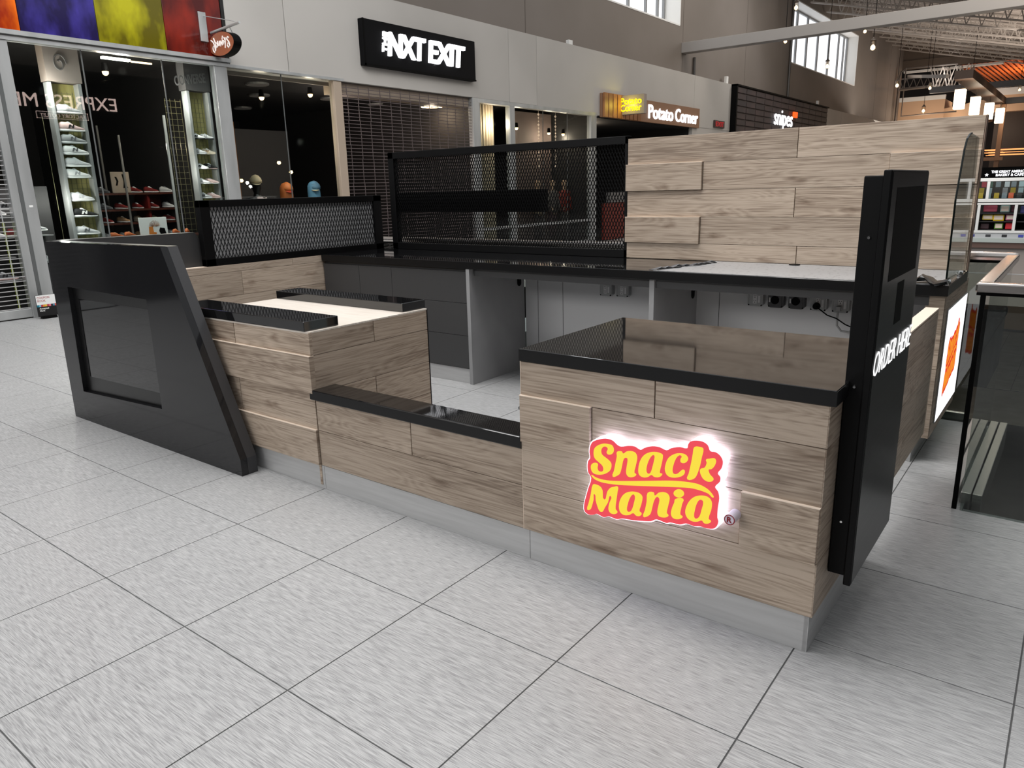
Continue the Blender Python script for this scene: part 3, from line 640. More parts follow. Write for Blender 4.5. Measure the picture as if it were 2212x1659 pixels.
# ---- tall ordering pylon
kp = thing('order_pylon', (-.1, .4, .23), 'tall slim black ordering pylon with screen fixed to the right end of the front counter', 'pylon')
BRUSH = noisy(mat('black_brushed_face', (46, 45, 46), .3, metal=.35), (42, 41, 42), (54, 53, 54), 3, (1, 1, 40))
ob('mount_box', B().box(-.1515, -.0965, .131, .66, .243, 1.515, .004), MATBLACK, kp)
ob('face_slab', B().box(-.096, -.0725, .108, .698, .222, 1.53, .004), MATBLACK, kp)
ob('brushed_face', B().box(-.0724, -.071, .118, .692, .230, 1.524), BRUSH, kp)
ob('display', B().box(-.0710, -.0704, .190, .63, 1.205, 1.48), FLATBLK, kp); ob('card_slot', B().box(-.0710, -.0704, .35, .455, 1.05, 1.185), FLATBLK, kp)
TXT3 = ('letter', 'ORDER HERE', mat('order_glow', (255, 255, 255), .5, emit=(250, 250, 250), es=1.1), kp, (-.0704, .112, .925), (0, 1, 0), (0, 0, 1), .585, .074, .002)
for z in (1.339, .886, .433):
    ob('screw', B().tube([(-.122, .131, z), (-.122, .124, z)], [.006, .004], 10), SCREWM, kp)
# ---- glass screen on rear counter
gp = thing('glass_screen', (-.15, 2.4, .975), 'clear glass side screen with rounded top standing on the right end of the rear counter', 'glass screen')
ob('glass_pane', B().prism([(2.10, .985), (2.82, .985), (2.67, 1.68), (2.655, 1.712), (2.35, 1.722), (2.28, 1.712), (2.21, 1.69), (2.16, 1.64), (2.13, 1.56), (2.07, 1.40)], 'x', -.155, -.147), CGLASS, gp)
ob('dark_edge', B().tube([(-.151, 2.095, .978), (-.151, 2.065, 1.40), (-.151, 2.125, 1.56), (-.151, 2.155, 1.64), (-.151, 2.205, 1.69), (-.151, 2.28, 1.715), (-.151, 2.35, 1.724)], .005, 6), mat('green_glass_edge', (12, 20, 18), .1), gp)
for y in (2.16, 2.62):
    ob('clamp', B().tube([(-.165, y, .985), (-.137, y, .985)], .011, 10).tube([(-.151, y, .975), (-.151, y, .99)], .014, 10), SCREWM, gp)
# ---- protective film and bits on the counter
tag(ob('protective_film', B().prism([(-1.80, 2.09), (-1.72, 2.30), (-1.76, 2.42), (-1.70, 2.60), (-1.72, 2.79), (-.16, 2.79), (-.20, 2.085), (-.9, 2.075), (-1.6, 2.08)], 'z', .9745, .9765), noisy(mat('grey_film', (150, 150, 151), .32), (104, 104, 106), (160, 160, 161), 20, (2, 1, 1), lo=.28, hi=.42)), 'pale grey protective film lying on the right half of the rear counter', 'film')
bb = B(); random.seed(3)
for k in range(9):
    t = k/8; x = -1.80+.12*t+random.uniform(-.02, .02); y = 2.09+.5*t
    bb.loft([((x, y, .978), (.02, .01, 0), (0, 0, .003)), ((x+.03, y+.05, .986+random.uniform(0, .006)), (.015, .0, .004), (0, .005, .006)), ((x+.05, y+.09, .979), (.012, .01, 0), (0, 0, .003))], 6)
tag(ob('torn_film_edge', bb, mat('grey_crumple', (90, 90, 92), .3)), 'crumpled torn edge of the film on the rear counter', 'film scrap')
b = B(); pts = []
for i in range(7):
    t = i/6; b_ = .03+.05*math.sin(t*3.1)
    pts.append(((-.30+.16*t, 2.10+.05*math.sin(t*5), .990+.012*math.sin(t*7)), (0, b_, .004*math.cos(i*2)), (.01*math.cos(i), 0, .010+.01*abs(math.sin(i*1.7)))))
b.loft(pts, 9); tag(ob('crumpled_bag', b, mat('black_plastic', (20, 20, 21), .25)), 'crumpled black plastic bag at the foot of the glass screen', 'bag')
tag(ob('cable_grommet', B().tube([(-1.107, 2.74, .9766), (-1.107, 2.74, .983)], .035, 20), MATBLACK), 'round black cable grommet on the film near the wood wall', 'grommet')
tag(ob('floor_grommet', B().tube([(-2.60, 1.77, 0), (-2.60, 1.77, .006)], .06, 20).tube([(-2.60, 1.80, .005), (-2.57, 1.80, .03)], .03, 12), mat('grey_grommet', (110, 114, 114), .3, metal=.5)), 'round grey floor outlet cover on the tiles inside the stand', 'outlet cover')
b = B(); random.seed(5)
for k in range(5):
    b.tube([(-3.28+.05*k, 2.70-.02*k, .004+.009*k), (-3.2+.03*k, 2.6+.02*k, .012+.008*k), (-3.05, 2.58+.015*k, .012+.008*k), (-2.9, 2.66, .01+.006*k), (-2.75, 2.72, .01)], .005, 6)
tag(ob('coiled_cables', b, MATBLACK), 'bundle of black cables lying on the floor under the rear counter', 'cables')
for x, lab in ((-3.33, 'black cable bundle through the slot beside the drawers'), (-1.785, 'black cable bundle through the slot of the middle divider')):
    b = B()
    for k in range(6): b.tube([(x+.004, 2.70+.008*(k-3), .76+.006*k), (x+.05, 2.71, .82+.010*k), (x+.16+.02*k, 2.74, .875+.006*k), (x+.3+.05*k, 2.755, .90)], .0045, 6)
    tag(ob('cable_bundle', b, MATBLACK), lab, 'cables')
# ---- outlet boxes
BOXG = mat('grey_outlet_box', (160, 161, 162), .45); BOXD = mat('dark_outlet_box', (72, 72, 74), .5); FACE = mat('outlet_face', (205, 205, 206), .4)
def outlet(x, z, kind, label):
    t = thing('outlet_box', (x, 2.775, z), label, 'electrical outlet'); m = BOXD if kind == 'round' else BOXG
    b = B(); c = .016; s = .052; pts = [(x-s, z-s+c), (x-s+c, z-s), (x+s-c, z-s), (x+s, z-s+c), (x+s, z+s-c), (x+s-c, z+s), (x-s+c, z+s), (x-s, z+s-c)]
    b.prism(pts, 'y', 2.725, 2.774); ob('box_body', b, m, t)
    cpl = ob('cover_plate', B().box(x-.042, x+.042, 2.721, 2.7249, z-.042, z+.042, .003), m, t)
    if kind == 'round':
        ob('round_socket', B().tube([(x-.003, 2.7208, z), (x-.003, 2.715, z)], .027, 20), FLATBLK, t); ob('rating_label', B().box(x-.043, x-.034, 2.7195, 2.7208, z-.015, z+.015), FACE, t)
    else:
        sf_ = ob('socket_face', B().box(x-.014, x+.014, 2.717, 2.7208, z-.032, z+.032, .002), FACE, t); ob('rating_label', B().box(x+.021, x+.034, 2.7195, 2.7208, z-.025, z+.022), FACE, t)
        h = B()
        for q in ((.017,) if kind == 'plug' else (.017, -.017)):
            for dx, dz, r in ((-.006, .006, .0025), (.006, .006, .0025), (0, -.006, .003)): h.tube([(x+dx, 2.7169, z+q+dz), (x+dx, 2.7155, z+q+dz)], r, 8)
        ob('socket_holes', h, FLATBLK, sf_)
    for dx in (-.043, .043):
        for dz in (-.043, .043): ob('corner_screw', B().tube([(x+dx, 2.7249, z+dz), (x+dx, 2.7225, z+dz)], .006, 8), MATBLACK, cpl)
    ob('conduit_clip', B().box(x-.008, x+.008, 2.735, 2.765, z+.052, z+.064), MATBLACK, t)
    return t
outlet(-2.52, .733, 'duplex', 'left box of the outlet pair under the middle of the rear counter')
outlet(-2.373, .735, 'duplex', 'right box of the outlet pair under the middle of the rear counter')
outlet(-1.347, .741, 'duplex', 'grey outlet box leftmost of the row of five, nothing plugged in')
outlet(-1.209, .741, 'round', 'dark box with round black socket next to the leftmost grey outlet')
outlet(-1.073, .742, 'round', 'dark box with round black socket next to the outlet with a black plug')
outlet(-.934, .740, 'plug', 'grey outlet box with a black round plug in it')
outlet(-.798, .739, 'plug', 'grey outlet box with a grey plug, rightmost of the row of five')
pl = thing('power_plug', (-.94, 2.71, .72), 'black plug with thin black cord running right under the rear counter', 'plug')
ob('plug_head', B().tube([(-.94, 2.7155, .722), (-.94, 2.69, .722)], [.024, .020], 14), FLATBLK, pl)
ob('cord', B().tube([(-.935, 2.69, .72), (-.90, 2.68, .70), (-.86, 2.67, .675), (-.80, 2.66, .66), (-.74, 2.64, .63), (-.55, 2.6, .57)], .004, 6), FLATBLK, pl)
GC = mat('grey_cord', (150, 150, 150), .45)
pl = thing('power_plug', (-.80, 2.71, .71), 'grey plug with thick looping grey cord on the rightmost outlet', 'plug')
ob('plug_head', B().box(-.815, -.787, 2.69, 2.7165, .700, .732, .003), GC, pl)
ob('cord', B().tube([(-.802, 2.695, .70), (-.803, 2.69, .66), (-.80, 2.69, .61), (-.775, 2.70, .575), (-.73, 2.71, .57), (-.69, 2.72, .60), (-.68, 2.74, .70)], .007, 8), GC, pl)
# ---- glowing logo
LOGO = {'plate':[(-249,109),(-239,128),(-216,141),(-185,151),(-157,149),(-137,136),(-122,133),(-95,141),(-69,144),(-46,136),(-31,146),(-2,158),(26,160),(52,154),(69,165),(100,175),(126,176),(129,190),(137,202),(157,209),(180,209),(197,200),(206,182),(224,182),(241,172),(250,154),(246,130),(235,111),(244,100),(243,83),(228,62),(239,48),(244,25),(241,-9),(241,-44),(245,-57),(240,-76),(227,-88),(203,-92),(183,-91),(162,-96),(133,-94),(110,-104),(74,-106),(60,-112),(23,-108),(1,-121),(-33,-129),(-71,-136),(-114,-141),(-133,-149),(-153,-148),(-170,-147),(-190,-156),(-219,-150),(-235,-158),(-256,-162),(-273,-152),(-275,-129),(-269,-101),(-256,-55),(-244,-14),(-257,6),(-260,32),(-257,51),(-249,64),(-252,86)],
'S':[(-157,131),(-150,116),(-156,100),(-172,94),(-179,101),(-174,116),(-184,122),(-196,116),(-202,103),(-198,88),(-176,76),(-161,64),(-160,46),(-169,29),(-191,14),(-216,7),(-236,10),(-244,24),(-243,39),(-232,49),(-216,49),(-217,33),(-212,22),(-199,22),(-192,31),(-196,46),(-212,57),(-228,68),(-233,84),(-230,105),(-214,121),(-192,131),(-172,133)],
'n':[(-137,111),(-118,116),(-113,109),(-99,120),(-80,125),(-63,121),(-57,104),(-63,70),(-67,48),(-59,41),(-74,29),(-91,28),(-99,41),(-96,71),(-94,93),(-100,97),(-110,89),(-117,59),(-124,32),(-136,20),(-153,14),(-148,37),(-142,68),(-137,95)],
'a':[(40,134),(37,106),(31,77),(31,68),(40,66),(30,53),(11,49),(0,54),(-14,43),(-33,38),(-48,45),(-51,66),(-45,96),(-31,120),(-9,135),(16,141),(34,139)],
'ah':[(2,127),(-10,110),(-19,83),(-20,62),(-13,55),(-4,62),(3,85),(9,114),(9,127)],
'c':[(130,146),(131,136),(121,124),(107,123),(105,134),(109,145),(101,147),(89,134),(80,108),(77,87),(82,76),(96,80),(113,98),(121,96),(119,82),(104,70),(79,62),(60,65),(50,81),(51,102),(61,129),(80,146),(101,154),(120,154)],
'k':[(152,186),(171,190),(183,186),(179,156),(174,125),(165,92),(155,75),(132,68),(136,89),(143,128),(148,164)],
'k2':[(177,115),(190,122),(197,140),(194,151),(205,156),(222,161),(228,153),(224,136),(214,122),(204,118),(210,102),(222,91),(219,81),(204,76),(189,81),(180,92),(175,105)],
'sw':[(-242,0),(-224,-6),(-191,-8),(-151,-3),(-74,14),(1,32),(73,49),(125,57),(170,59),(200,51),(218,38),(225,24),(208,34),(177,39),(143,39),(91,30),(20,16),(-54,1),(-131,-13),(-191,-19),(-224,-15),(-238,-7)],
'M':[(-236,-37),(-219,-34),(-203,-39),(-195,-52),(-188,-85),(-175,-51),(-163,-33),(-147,-25),(-132,-21),(-133,-41),(-138,-80),(-140,-110),(-132,-120),(-142,-130),(-160,-131),(-169,-118),(-166,-94),(-160,-63),(-172,-92),(-186,-118),(-194,-134),(-204,-136),(-213,-125),(-223,-97),(-229,-72),(-233,-96),(-242,-129),(-248,-140),(-260,-142),(-254,-116),(-244,-75)],
'a2':[(-33,-39),(-38,-69),(-44,-93),(-35,-100),(-41,-111),(-56,-114),(-67,-107),(-83,-118),(-104,-124),(-120,-117),(-126,-96),(-121,-68),(-105,-42),(-81,-28),(-54,-24),(-39,-29)],
'a2h':[(-69,-35),(-82,-51),(-91,-79),(-94,-102),(-87,-108),(-75,-98),(-66,-69),(-62,-42)],
'n2':[(-13,-16),(9,-9),(14,-20),(28,-6),(49,1),(64,-3),(70,-17),(65,-47),(61,-73),(68,-81),(59,-90),(43,-94),(30,-91),(26,-75),(31,-45),(32,-27),(23,-22),(12,-39),(5,-69),(-1,-93),(-12,-105),(-28,-110),(-22,-84),(-16,-49)],
'i':[(91,-14),(119,-6),(116,-27),(111,-57),(112,-67),(120,-72),(111,-82),(95,-87),(83,-84),(77,-71),(81,-47),(88,-27)],
'id':[(84,6),(90,18),(103,25),(116,23),(122,13),(117,2),(104,-5),(90,-3)],
'a3':[(221,3),(219,-25),(212,-55),(221,-61),(214,-71),(198,-75),(189,-67),(175,-75),(155,-79),(137,-71),(129,-52),(134,-26),(148,0),(168,16),(195,23),(213,18)],
'a3h':[(180,6),(169,-10),(162,-40),(161,-62),(168,-67),(180,-55),(187,-27),(191,2)]}
RED = mat('sign_red', (60, 10, 14), .5, spec=.1, emit=(241, 82, 92), es=.95); YEL = mat('sign_yellow', (60, 50, 10), .5, spec=.1, emit=(253, 226, 72), es=.95)
WGL = mat('sign_white_side', (250, 250, 255), .5, emit=(226, 222, 255), es=5.5)
WSD = mat('sign_white_acrylic', (245, 245, 255), .4, emit=(232, 242, 255), es=.95)
LET = [('S',), ('n',), ('a', 'ah'), ('c',), ('k',), ('k2',), ('M',), ('a2', 'a2h'), ('n2',), ('i',), ('id',), ('a3', 'a3h')]
def logo(par, f, n, d, red, yel, body=None):
    if body:
        big = []
        P = LOGO['plate']; cx = sum(p[0] for p in P)/len(P); cz = sum(p[1] for p in P)/len(P)
        for p in P: v = Vector((p[0]-cx, p[1]-cz)); v = v*(1+5/v.length); big.append((v.x+cx, v.y+cz))
        o1 = shape('sign_body', [big], WSD, par, lambda a, c: Vector(f(a, c))-Vector(n)*.048, .046, n)
        o2 = shape('halo_backlight', [[(p[0]*1.0, p[1]*1.0) for p in P]], WGL, par, lambda a, c: Vector(f(a, c))-Vector(n)*.0605, .0115, n)
    par = shape('red_plate', [LOGO['plate']], red, par, f, d*.4, n)
    g = lambda a, c: Vector(f(a, c))+Vector(n)*d*.45
    for l in LET: shape('letter', [LOGO[k] for k in l], yel, par, g, d*.5, n)
    shape('swoosh', [LOGO['sw']], yel, par, g, d*.5, n)
ls = thing('logo_sign', (-.7, -.05, .48), 'red and yellow backlit snack logo sign on the front of the order counter', 'sign')
logo(ls, lambda a, c: (-.7+a/1000, -.073, .48+c/1000), (0, -1, 0), .004, RED, YEL, body=True)
rs = thing('trademark_disc', (-.415, -.04, .438), 'small white disc with red R mark right of the big snack sign', 'sign')
ob('disc_body', B().tube([(-.418, -.018, .4385), (-.418, -.073, .4385)], .0185, 24), mat('disc_white', (226, 218, 232), .4), rs)
rg = B(); n = 28
for k in range(n):
    a, c = 2*math.pi*k/n, 2*math.pi*(k+1)/n
    q = [rg.bm.verts.new((-.418+r*math.cos(t), -.0736, .4385+r*math.sin(t))) for r, t in ((.015, a), (.0185, a), (.0185, c), (.015, c))]; rg.bm.faces.new(q)
DR = mat('dark_red_print', (140, 24, 40), .4); ob('red_ring', rg, DR, rs); text('letter_r', 'R', DR, rs, (-.4265, -.0734, .4285), (1, 0, 0), (0, 0, 1), .017, .02, .0012, bold=.03)
# same logo, flat print on light box
def lbmap(a, c):
    return (-.1366, 2.36+(a+276)/526*.43, .312+(c+163)/373*.40)
logo(lb, lbmap, (1, 0, 0), .0012, mat('print_red', (60, 8, 6), .5, emit=(228, 44, 30), es=.95), mat('print_orange', (60, 34, 6), .5, emit=(250, 150, 34), es=.95))
# ---- glass railing around the opening
rl = thing('glass_railing', (.065, 2.2, 0), 'glass railing with brushed steel handrail at the right edge of the opening', 'railing')
RS = mat('steel_handrail', (196, 190, 186), .24, metal=1)
hr = B(); hr.box(.035, .095, 1.53, 3.03, 1.02, 1.062, .008); ob('handrail', hr, RS, rl)
ob('handrail', B().box(.035, 4.5, 1.50, 1.56, 1.02, 1.062, .008), RS, rl); ob('handrail', B().box(-6.7, .095, 2.99, 3.06, 1.02, 1.070, .02), RS, rl)
ob('rail_gasket', B().box(.055, .075, 1.56, 3.0, 1.006, 1.02).box(.04, 4.5, 1.52, 1.54, 1.006, 1.02).box(-6.6, .06, 3.02, 3.04, 1.006, 1.02), FLATBLK, rl)
ob('glass_pane', B().box(.059, .071, 1.545, 2.99, .0, 1.01), RGLASS, rl); ob('glass_pane', B().box(.09, 4.4, 1.523, 1.535, 0, 1.01), RGLASS, rl)
for k in range(5): ob('glass_pane', B().box(-6.55+k*1.32, -5.25+k*1.32, 3.024, 3.036, 0, 1.01), RGLASS, rl)
ob('dark_post', B().box(.055, .075, 1.53, 1.545, 0, 1.01), FLATBLK, rl)
ob('base_shoe', B().box(.077, .12, 1.62, 2.95, -.10, .055, .003), RS, rl); ob('base_shoe', B().box(.125, .165, 1.62, 2.95, -.10, .055, .003), RS, rl)
ob('base_shoe', B().box(-6.6, .05, 3.045, 3.08, -.1, .05, .003), RS, rl)
ob('slab_fascia', B().box(.1, 4.6, 1.531, 1.56, -.5, -.004), GREYL, rl); ob('slab_fascia', B().box(-6.6, .05, 3.021, 3.03, -.5, -.01), GREYL, rl)
# ============================================================ SHOPS ON THE LEFT
def letters(name, s, m, parent, o, u, v, w, h, depth=.01, **k):
    """text cut into one object per letter"""
    t = text(name, s, m, parent, o, u, v, w, h, depth, **k); me = t.data; u = Vector(u); base = WL[t.name].copy(); bm = bmesh.new(); bm.from_mesh(me)
    seen = set(); isl = []
    for f in bm.faces:
        if f in seen: continue
        st = [f]; grp = []; seen.add(f)
        while st:
            q = st.pop(); grp.append(q)
            for e in q.edges:
                for z in e.link_faces:
                    if z not in seen: seen.add(z); st.append(z)
        xs = [vv.co.dot(u) for q in grp for vv in q.verts]; isl.append([min(xs), max(xs), grp])
    isl.sort(key=lambda a: a[0]); out = []
    for a in isl:
        if out and a[0] < out[-1][1]-.35*(a[1]-a[0]): out[-1][1] = max(out[-1][1], a[1]); out[-1][2] += a[2]
        else: out.append(a)
    bpy.data.objects.remove(t); WL.pop(name, None)
    for a in out:
        nb = bmesh.new(); mp = {}
        for q in a[2]:
            vs_ = []
            for vv in q.verts:
                if vv not in mp: mp[vv] = nb.verts.new(vv.co+base)
                vs_.append(mp[vv])
            try: nb.faces.new(vs_)
            except ValueError: pass
        bb = B(); bb.bm.free(); bb.bm = nb; ob(name, bb, m, parent)
    bm.free()
def plight(loc, e, col=(1, .82, .62), r=.05):
    l = bpy.data.lights.new('lamp_light', 'POINT'); l.energy = e; l.color = col; l.shadow_soft_size = r
    o = bpy.data.objects.new('lamp_light', l); COL.objects.link(o); o.location = loc
letters(*TXT1); letters(*TXT2); letters(*TXT3, shear=.25, bold=-.018)
# ---- roller grilles
def grille(nm, y0, y1, zt, dz, dy, m, label, r, brick):
    g = thing(nm, (XF-.03, (y0+y1)/2, 0), label, 'roller grille')
    b = B(); z = .14; k = 0
    while z < zt:
        b.box(XF-.03-r, XF-.03+r, y0, y1, z-r, z+r); z += dz
    ob('grille_rods', b, m, g, kind='stuff'); b = B(); y = y0+dy/2; k = 0
    while y < y1:
        if brick:
            z = .14; j = k % 2
            while z < zt:
                hh = dz*(7 if (k+j) % 3 else 11); b.box(XF-.036, XF-.028, y-.006+(.012 if j % 2 else 0), y+.006+(.012 if j % 2 else 0), z, min(z+hh, zt)); z += hh; j += 1
        else: b.box(XF-.036, XF-.024, y-.005, y+.005, .12, zt)
        y += dy; k += 1
    ob('grille_links', b, m, g, kind='stuff')
    ob('bottom_bar', B().box(XF-.06, XF+.0, y0, y1, .015, .13, .006), ALU, g)
    return g
grille('roller_grille', -2.9, 1.6, 3.45, .0585, .46, mat('bright_grille_rod', (190, 190, 190), .4, metal=.3), 'light metal roller grille of thin rods closing the shoe shop door', .005, False)
grille('roller_grille', 7.21, 10.84, 3.42, .062, .27, mat('dark_grille_rod', (84, 74, 74), .5), 'dark brick pattern roller grille closing the shop under the white lit sign', .0055, True)
tag(ob('grille_header', B().box(XF-.5, XF-.1, 7.21, 10.84, 3.27, 3.45), mat('beige_header_tile', (150, 136, 122), .6)), 'beige header strip above the dark roller grille', 'header')
# ---- shoes
def shoe_meshes():
    L = .33
    s = B(); s.loft([((0, y, h/2+lo), (w, 0, 0), (0, 0, h/2)) for y, w, lo, h in ((-.165, .018, .008, .022), (-.155, .034, .002, .038), (-.10, .040, 0, .040), (-.02, .036, .002, .034), (.06, .045, 0, .028), (.12, .043, .001, .026), (.155, .030, .004, .024), (.166, .012, .010, .016))], 12)
    u = B(); u.loft([((0, y, z), (w, 0, 0), (0, 0, h)) for y, w, z, h in ((-.163, .016, .055, .022), (-.15, .034, .068, .046), (-.12, .038, .074, .056), (-.075, .038, .073, .052), (-.03, .037, .072, .054), (.01, .038, .064, .042), (.06, .042, .050, .030), (.11, .040, .042, .022), (.15, .026, .034, .014), (.163, .01, .028, .008))], 12)
    p = B(); p.loft([((0, y, z), (w, 0, 0), (0, 0, h)) for y, w, z, h in ((-.055, .022, .118, .014), (-.03, .024, .116, .018), (0, .022, .098, .016), (.04, .020, .076, .012), (.065, .012, .068, .008))], 8)
    q = B()
    for sg_ in (-1, 1):
        q.prism([(-.05, .045), (-.03, .045), (-.012, .078), (.002, .045), (.02, .045), (.03, .092), (.012, .092), (.002, .064), (-.012, .092), (-.034, .092)], 'x', sg_*.036, sg_*.042)
        q.bm.verts.ensure_lookup_table()
    r = []
    for nm, bb in (('sole', s), ('upper', u), ('laces', p), ('side_panel', q)):
        me = bpy.data.meshes.new(nm); bb.bm.to_mesh(me); bb.bm.free()
        for f in me.polygons: f.use_smooth = nm in ('sole', 'upper', 'laces')
        me.materials.append(WHITEP); r.append((nm, me))
    return r
SH = shoe_meshes(); SM = {}
def sm_(c):
    if c not in SM: SM[c] = mat('shoe_leather_%d' % len(SM), c, .6)
    return SM[c]
def shoe(loc, rz, cols, label, group, full=True, s=1.0):
    t = thing('sneaker', loc, label, 'shoe', group); t.rotation_euler = (0, 0, rz); t.scale = (s, s, s)
    for (nm, me), c in zip(SH, cols):
        if not full and nm == 'side_panel': continue
        o = child(t, nm, me, loc); o.material_slots[0].link = 'OBJECT'; o.material_slots[0].material = sm_(c)
    return t
W_, LG, G_, DG, K_, PK, TN, CR = (236, 236, 236), (205, 206, 208), (160, 162, 164), (96, 97, 100), (22, 22, 24), (214, 186, 182), (178, 140, 104), (222, 210, 190)
# display towers
OLV = noisy(mat('olive_display_board', (150, 142, 84), .55), (136, 128, 72), (160, 152, 96), 3, (1, 6, .3))
def tower(y0, y1, x, lean, label, zt, shelfz, panel):
    t = thing('shoe_display_tower', (x, (y0+y1)/2, 0), label, 'display stand')
    ob('back_board', B().box(x-.16, x-.14, y0+.04, y1-.03, .3, zt), OLV, t)
    ob('side_post', B().box(x-.15, x, y0, y0+.045, .0, zt, .003), ALU, t); ob('side_post', B().box(x-.15, x, y1-.045, y1, 0, zt, .003), ALU, t)
    ob('base', B().box(x-.17, x, y0, y1, 0.02, .3), DARKIN2, t)
    ob('header_box', B().box(x-.2, x-.0, y0, y1+.02, zt+.01, 3.58), panel, t)
    wr = B(); n = int((zt-.4)/.07)
    for k in range(n): wr.bar((x-.138, y0+.06, .4+k*.07), (x-.138, y1-.06, .4+k*.07), .005, .005)
    for k in range(5): yy = y0+.08+k*(y1-y0-.16)/4; wr.bar((x-.136, yy, .4), (x-.136, yy, zt-.1), .004, .004)
    ob('wire_grid', wr, mat('grid_wire', (120, 118, 90), .4, metal=.4) if 'grid_wire' not in bpy.data.materials else bpy.data.materials['grid_wire'], t, kind='stuff')
    for z in shelfz: ob('shelf', B().box(x-.13, x+.03, y0+.07, y1-.05, z-.008, z), CGLASS, t)
    return t
PANEL = mat('pinkish_column_cladding', (150, 138, 130), .6)
zA = [2.645, 2.416, 2.257, 2.110, 1.949, 1.800, 1.486, 1.269, 1.025]
tA = tower(2.375, 2.80, -10.86, 0, 'left olive shoe display tower with single shoes behind the first window', 3.04, zA, PANEL)
# scroll ornament on tower header
sc = B(); pts = []
for k in range(40): 
    a = k/39*4.2*math.pi/2*1.3; r = .13*(1-k/52); pts.append((-10.856, 2.56+r*math.cos(a)*.7, 3.28+r*math.sin(a)))
sc.tube(pts, .010, 6); ob('scroll_ornament', sc, mat('grey_ornament', (100, 96, 94), .6), tA)
tag(ob('wire_side_rack', B().box(-10.98, -10.975, 2.28, 2.285, .3, 2.6), bpy.data.materials['grid_wire']), 'thin wire rack side left of the first shoe display tower', 'rack')
A_ = [('white and grey running shoe with grey toe, topmost on the left tower', (W_, LG, G_, G_)), ('pale shoe with dark side and pink toe, second from top on left tower', (W_, PK, LG, K_)), ('silver grey running shoe, third from top on the left tower', (LG, G_, LG, DG)), ('white shoe with large grey side mark, fourth from top on the left tower', (W_, W_, LG, DG)), ('pale grey running shoe with plain side, fifth from top on the left tower', (W_, LG, W_, LG)), ('white running shoe just above the gap, sixth from top on the left tower', (W_, W_, LG, G_)), ('white shoe just below the gap, third from the bottom of the left tower', (W_, W_, LG, LG)), ('black shoe with white side mark and white sole on the left tower', (W_, K_, W_, W_)), ('white and silver shoe, lowest on the left tower', (W_, LG, G_, DG))]
ysA = [2.60, 2.595, 2.595, 2.595, 2.60, 2.575, 2.57, 2.58, 2.575]
for (lb_, cc), z, y in zip(A_, zA, ysA): shoe((-10.89, y, z), -.15, cc, lb_, 'single shoes on the left display tower', s=.98)
zB = [2.375, 2.153, 1.928, 1.702, 1.480]
tB = tower(4.30, 4.69, -10.80, 0, 'right olive shoe display tower with pairs of shoes beside the metal post', 3.08, zB, mat('dark_column_cladding', (70, 68, 68), .6))
rows = ['top', 'second', 'third', 'fourth', 'lowest']
cB = [((K_, W_, G_, K_), (K_, LG, G_, G_)), ((LG, LG, G_, G_), (CR, CR, W_, TN)), ((W_, W_, G_, K_), (PK, K_, LG, G_)), ((W_, W_, LG, LG), (W_, PK, DG, PK)), ((LG, G_, LG, DG), (PK, PK, W_, PK))]
nB = [('white shoe with black sole', 'silver shoe with black sole'), ('grey shoe', 'cream shoe'), ('white shoe with black trim', 'black shoe with pink sole'), ('plain white shoe', 'pink and grey shoe'), ('grey shoe with dark trim', 'pale pink shoe')]
for i, z in enumerate(zB):
    for j in (0, 1): shoe((-10.84, 4.415+j*.155, z), -1.05, cB[i][j], '%s, %s shelf of right tower, %s of pair' % (nB[i][j], rows[i], ('left', 'right')[j]), 'shoe pairs on the right display tower', s=.72)
# converse poster etc.
text('wall_lettering', 'CONVERSE', mat('dark_grey_print', (92, 90, 90), .5), None, (-10.795, 4.13, 3.13), (0, .985, .17), (0, -.05, 1), .52, .14, .004, bold=.02)
o = bpy.data.objects['wall_lettering']; tag(o, 'dark grey brand lettering on the column top inside the first window', 'lettering')
# wire side panel beside tower B
wr = B()
for k in range(24): wr.bar((-11.0, 4.03, .9+k*.09), (-11.0, 4.30, .9+k*.09), .005, .005)
for k in range(4): wr.bar((-11.0, 4.04+k*.085, .5), (-11.0, 4.04+k*.085, 3.0), .005, .005)
wp = thing('wire_rack', (-11, 4.16, 0), 'wire grid panel with grey pole left of the right shoe tower', 'rack'); ob('grid', wr, bpy.data.materials['grid_wire'], wp, kind='stuff')
ob('pole', B().tube([(-11.0, 3.99, 0.02), (-11.0, 3.99, 2.75)], .022, 10), ALU, wp)
wp.location.x -= .28; wp.location.y += .16
for k, (x, y, zt) in enumerate([(-12.2, 3.85, 2.5), (-12.6, 3.25, 2.45), (-13.0, 3.9, 2.7)]):
    tag(ob('shop_pole', B().tube([(x, y, .02), (x, y, zt)], .018, 8), mat('grey_pole', (110, 108, 106), .4) if k == 0 else bpy.data.materials['grey_pole']), ['grey standing pole behind the shop window left of the poster with boots', 'grey standing pole furthest left among the shoe shelves', 'grey standing pole at the back of the shoe shop'][k], 'pole')
# boot advert box
bx = thing('boot_poster', (-10.9, 3.55, .96), 'white advert board with tree drawing and orange boot in the shop window', 'poster')
ob('board', B().box(-10.93, -10.9, 3.335, 3.76, .955, 1.225, .006), WHITEP, bx)
BR = mat('tan_print', (150, 92, 40), .6); OB = mat('orange_boot_print', (206, 122, 48), .6)
tr = B()
for k in range(11):
    a = math.pi*(.05+.9*k/10); tr.bar((-10.898, 3.56+.03*math.cos(a), 1.09), (-10.898, 3.56+.085*math.cos(a), 1.10+.08*math.sin(a)), .012, .002)
ob('tree_drawing', tr, BR, bx); ob('boot_print', B().prism([(3.46, .965), (3.57, .965), (3.58, 1.0), (3.535, 1.01), (3.53, 1.09), (3.47, 1.09)], 'x', -10.899, -10.896), OB, bx)
ob('dark_print', B().prism([(3.64, .965), (3.73, .965), (3.71, 1.06), (3.64, 1.07), (3.62, 1.02)], 'x', -10.899, -10.896), FLATBLK, bx)
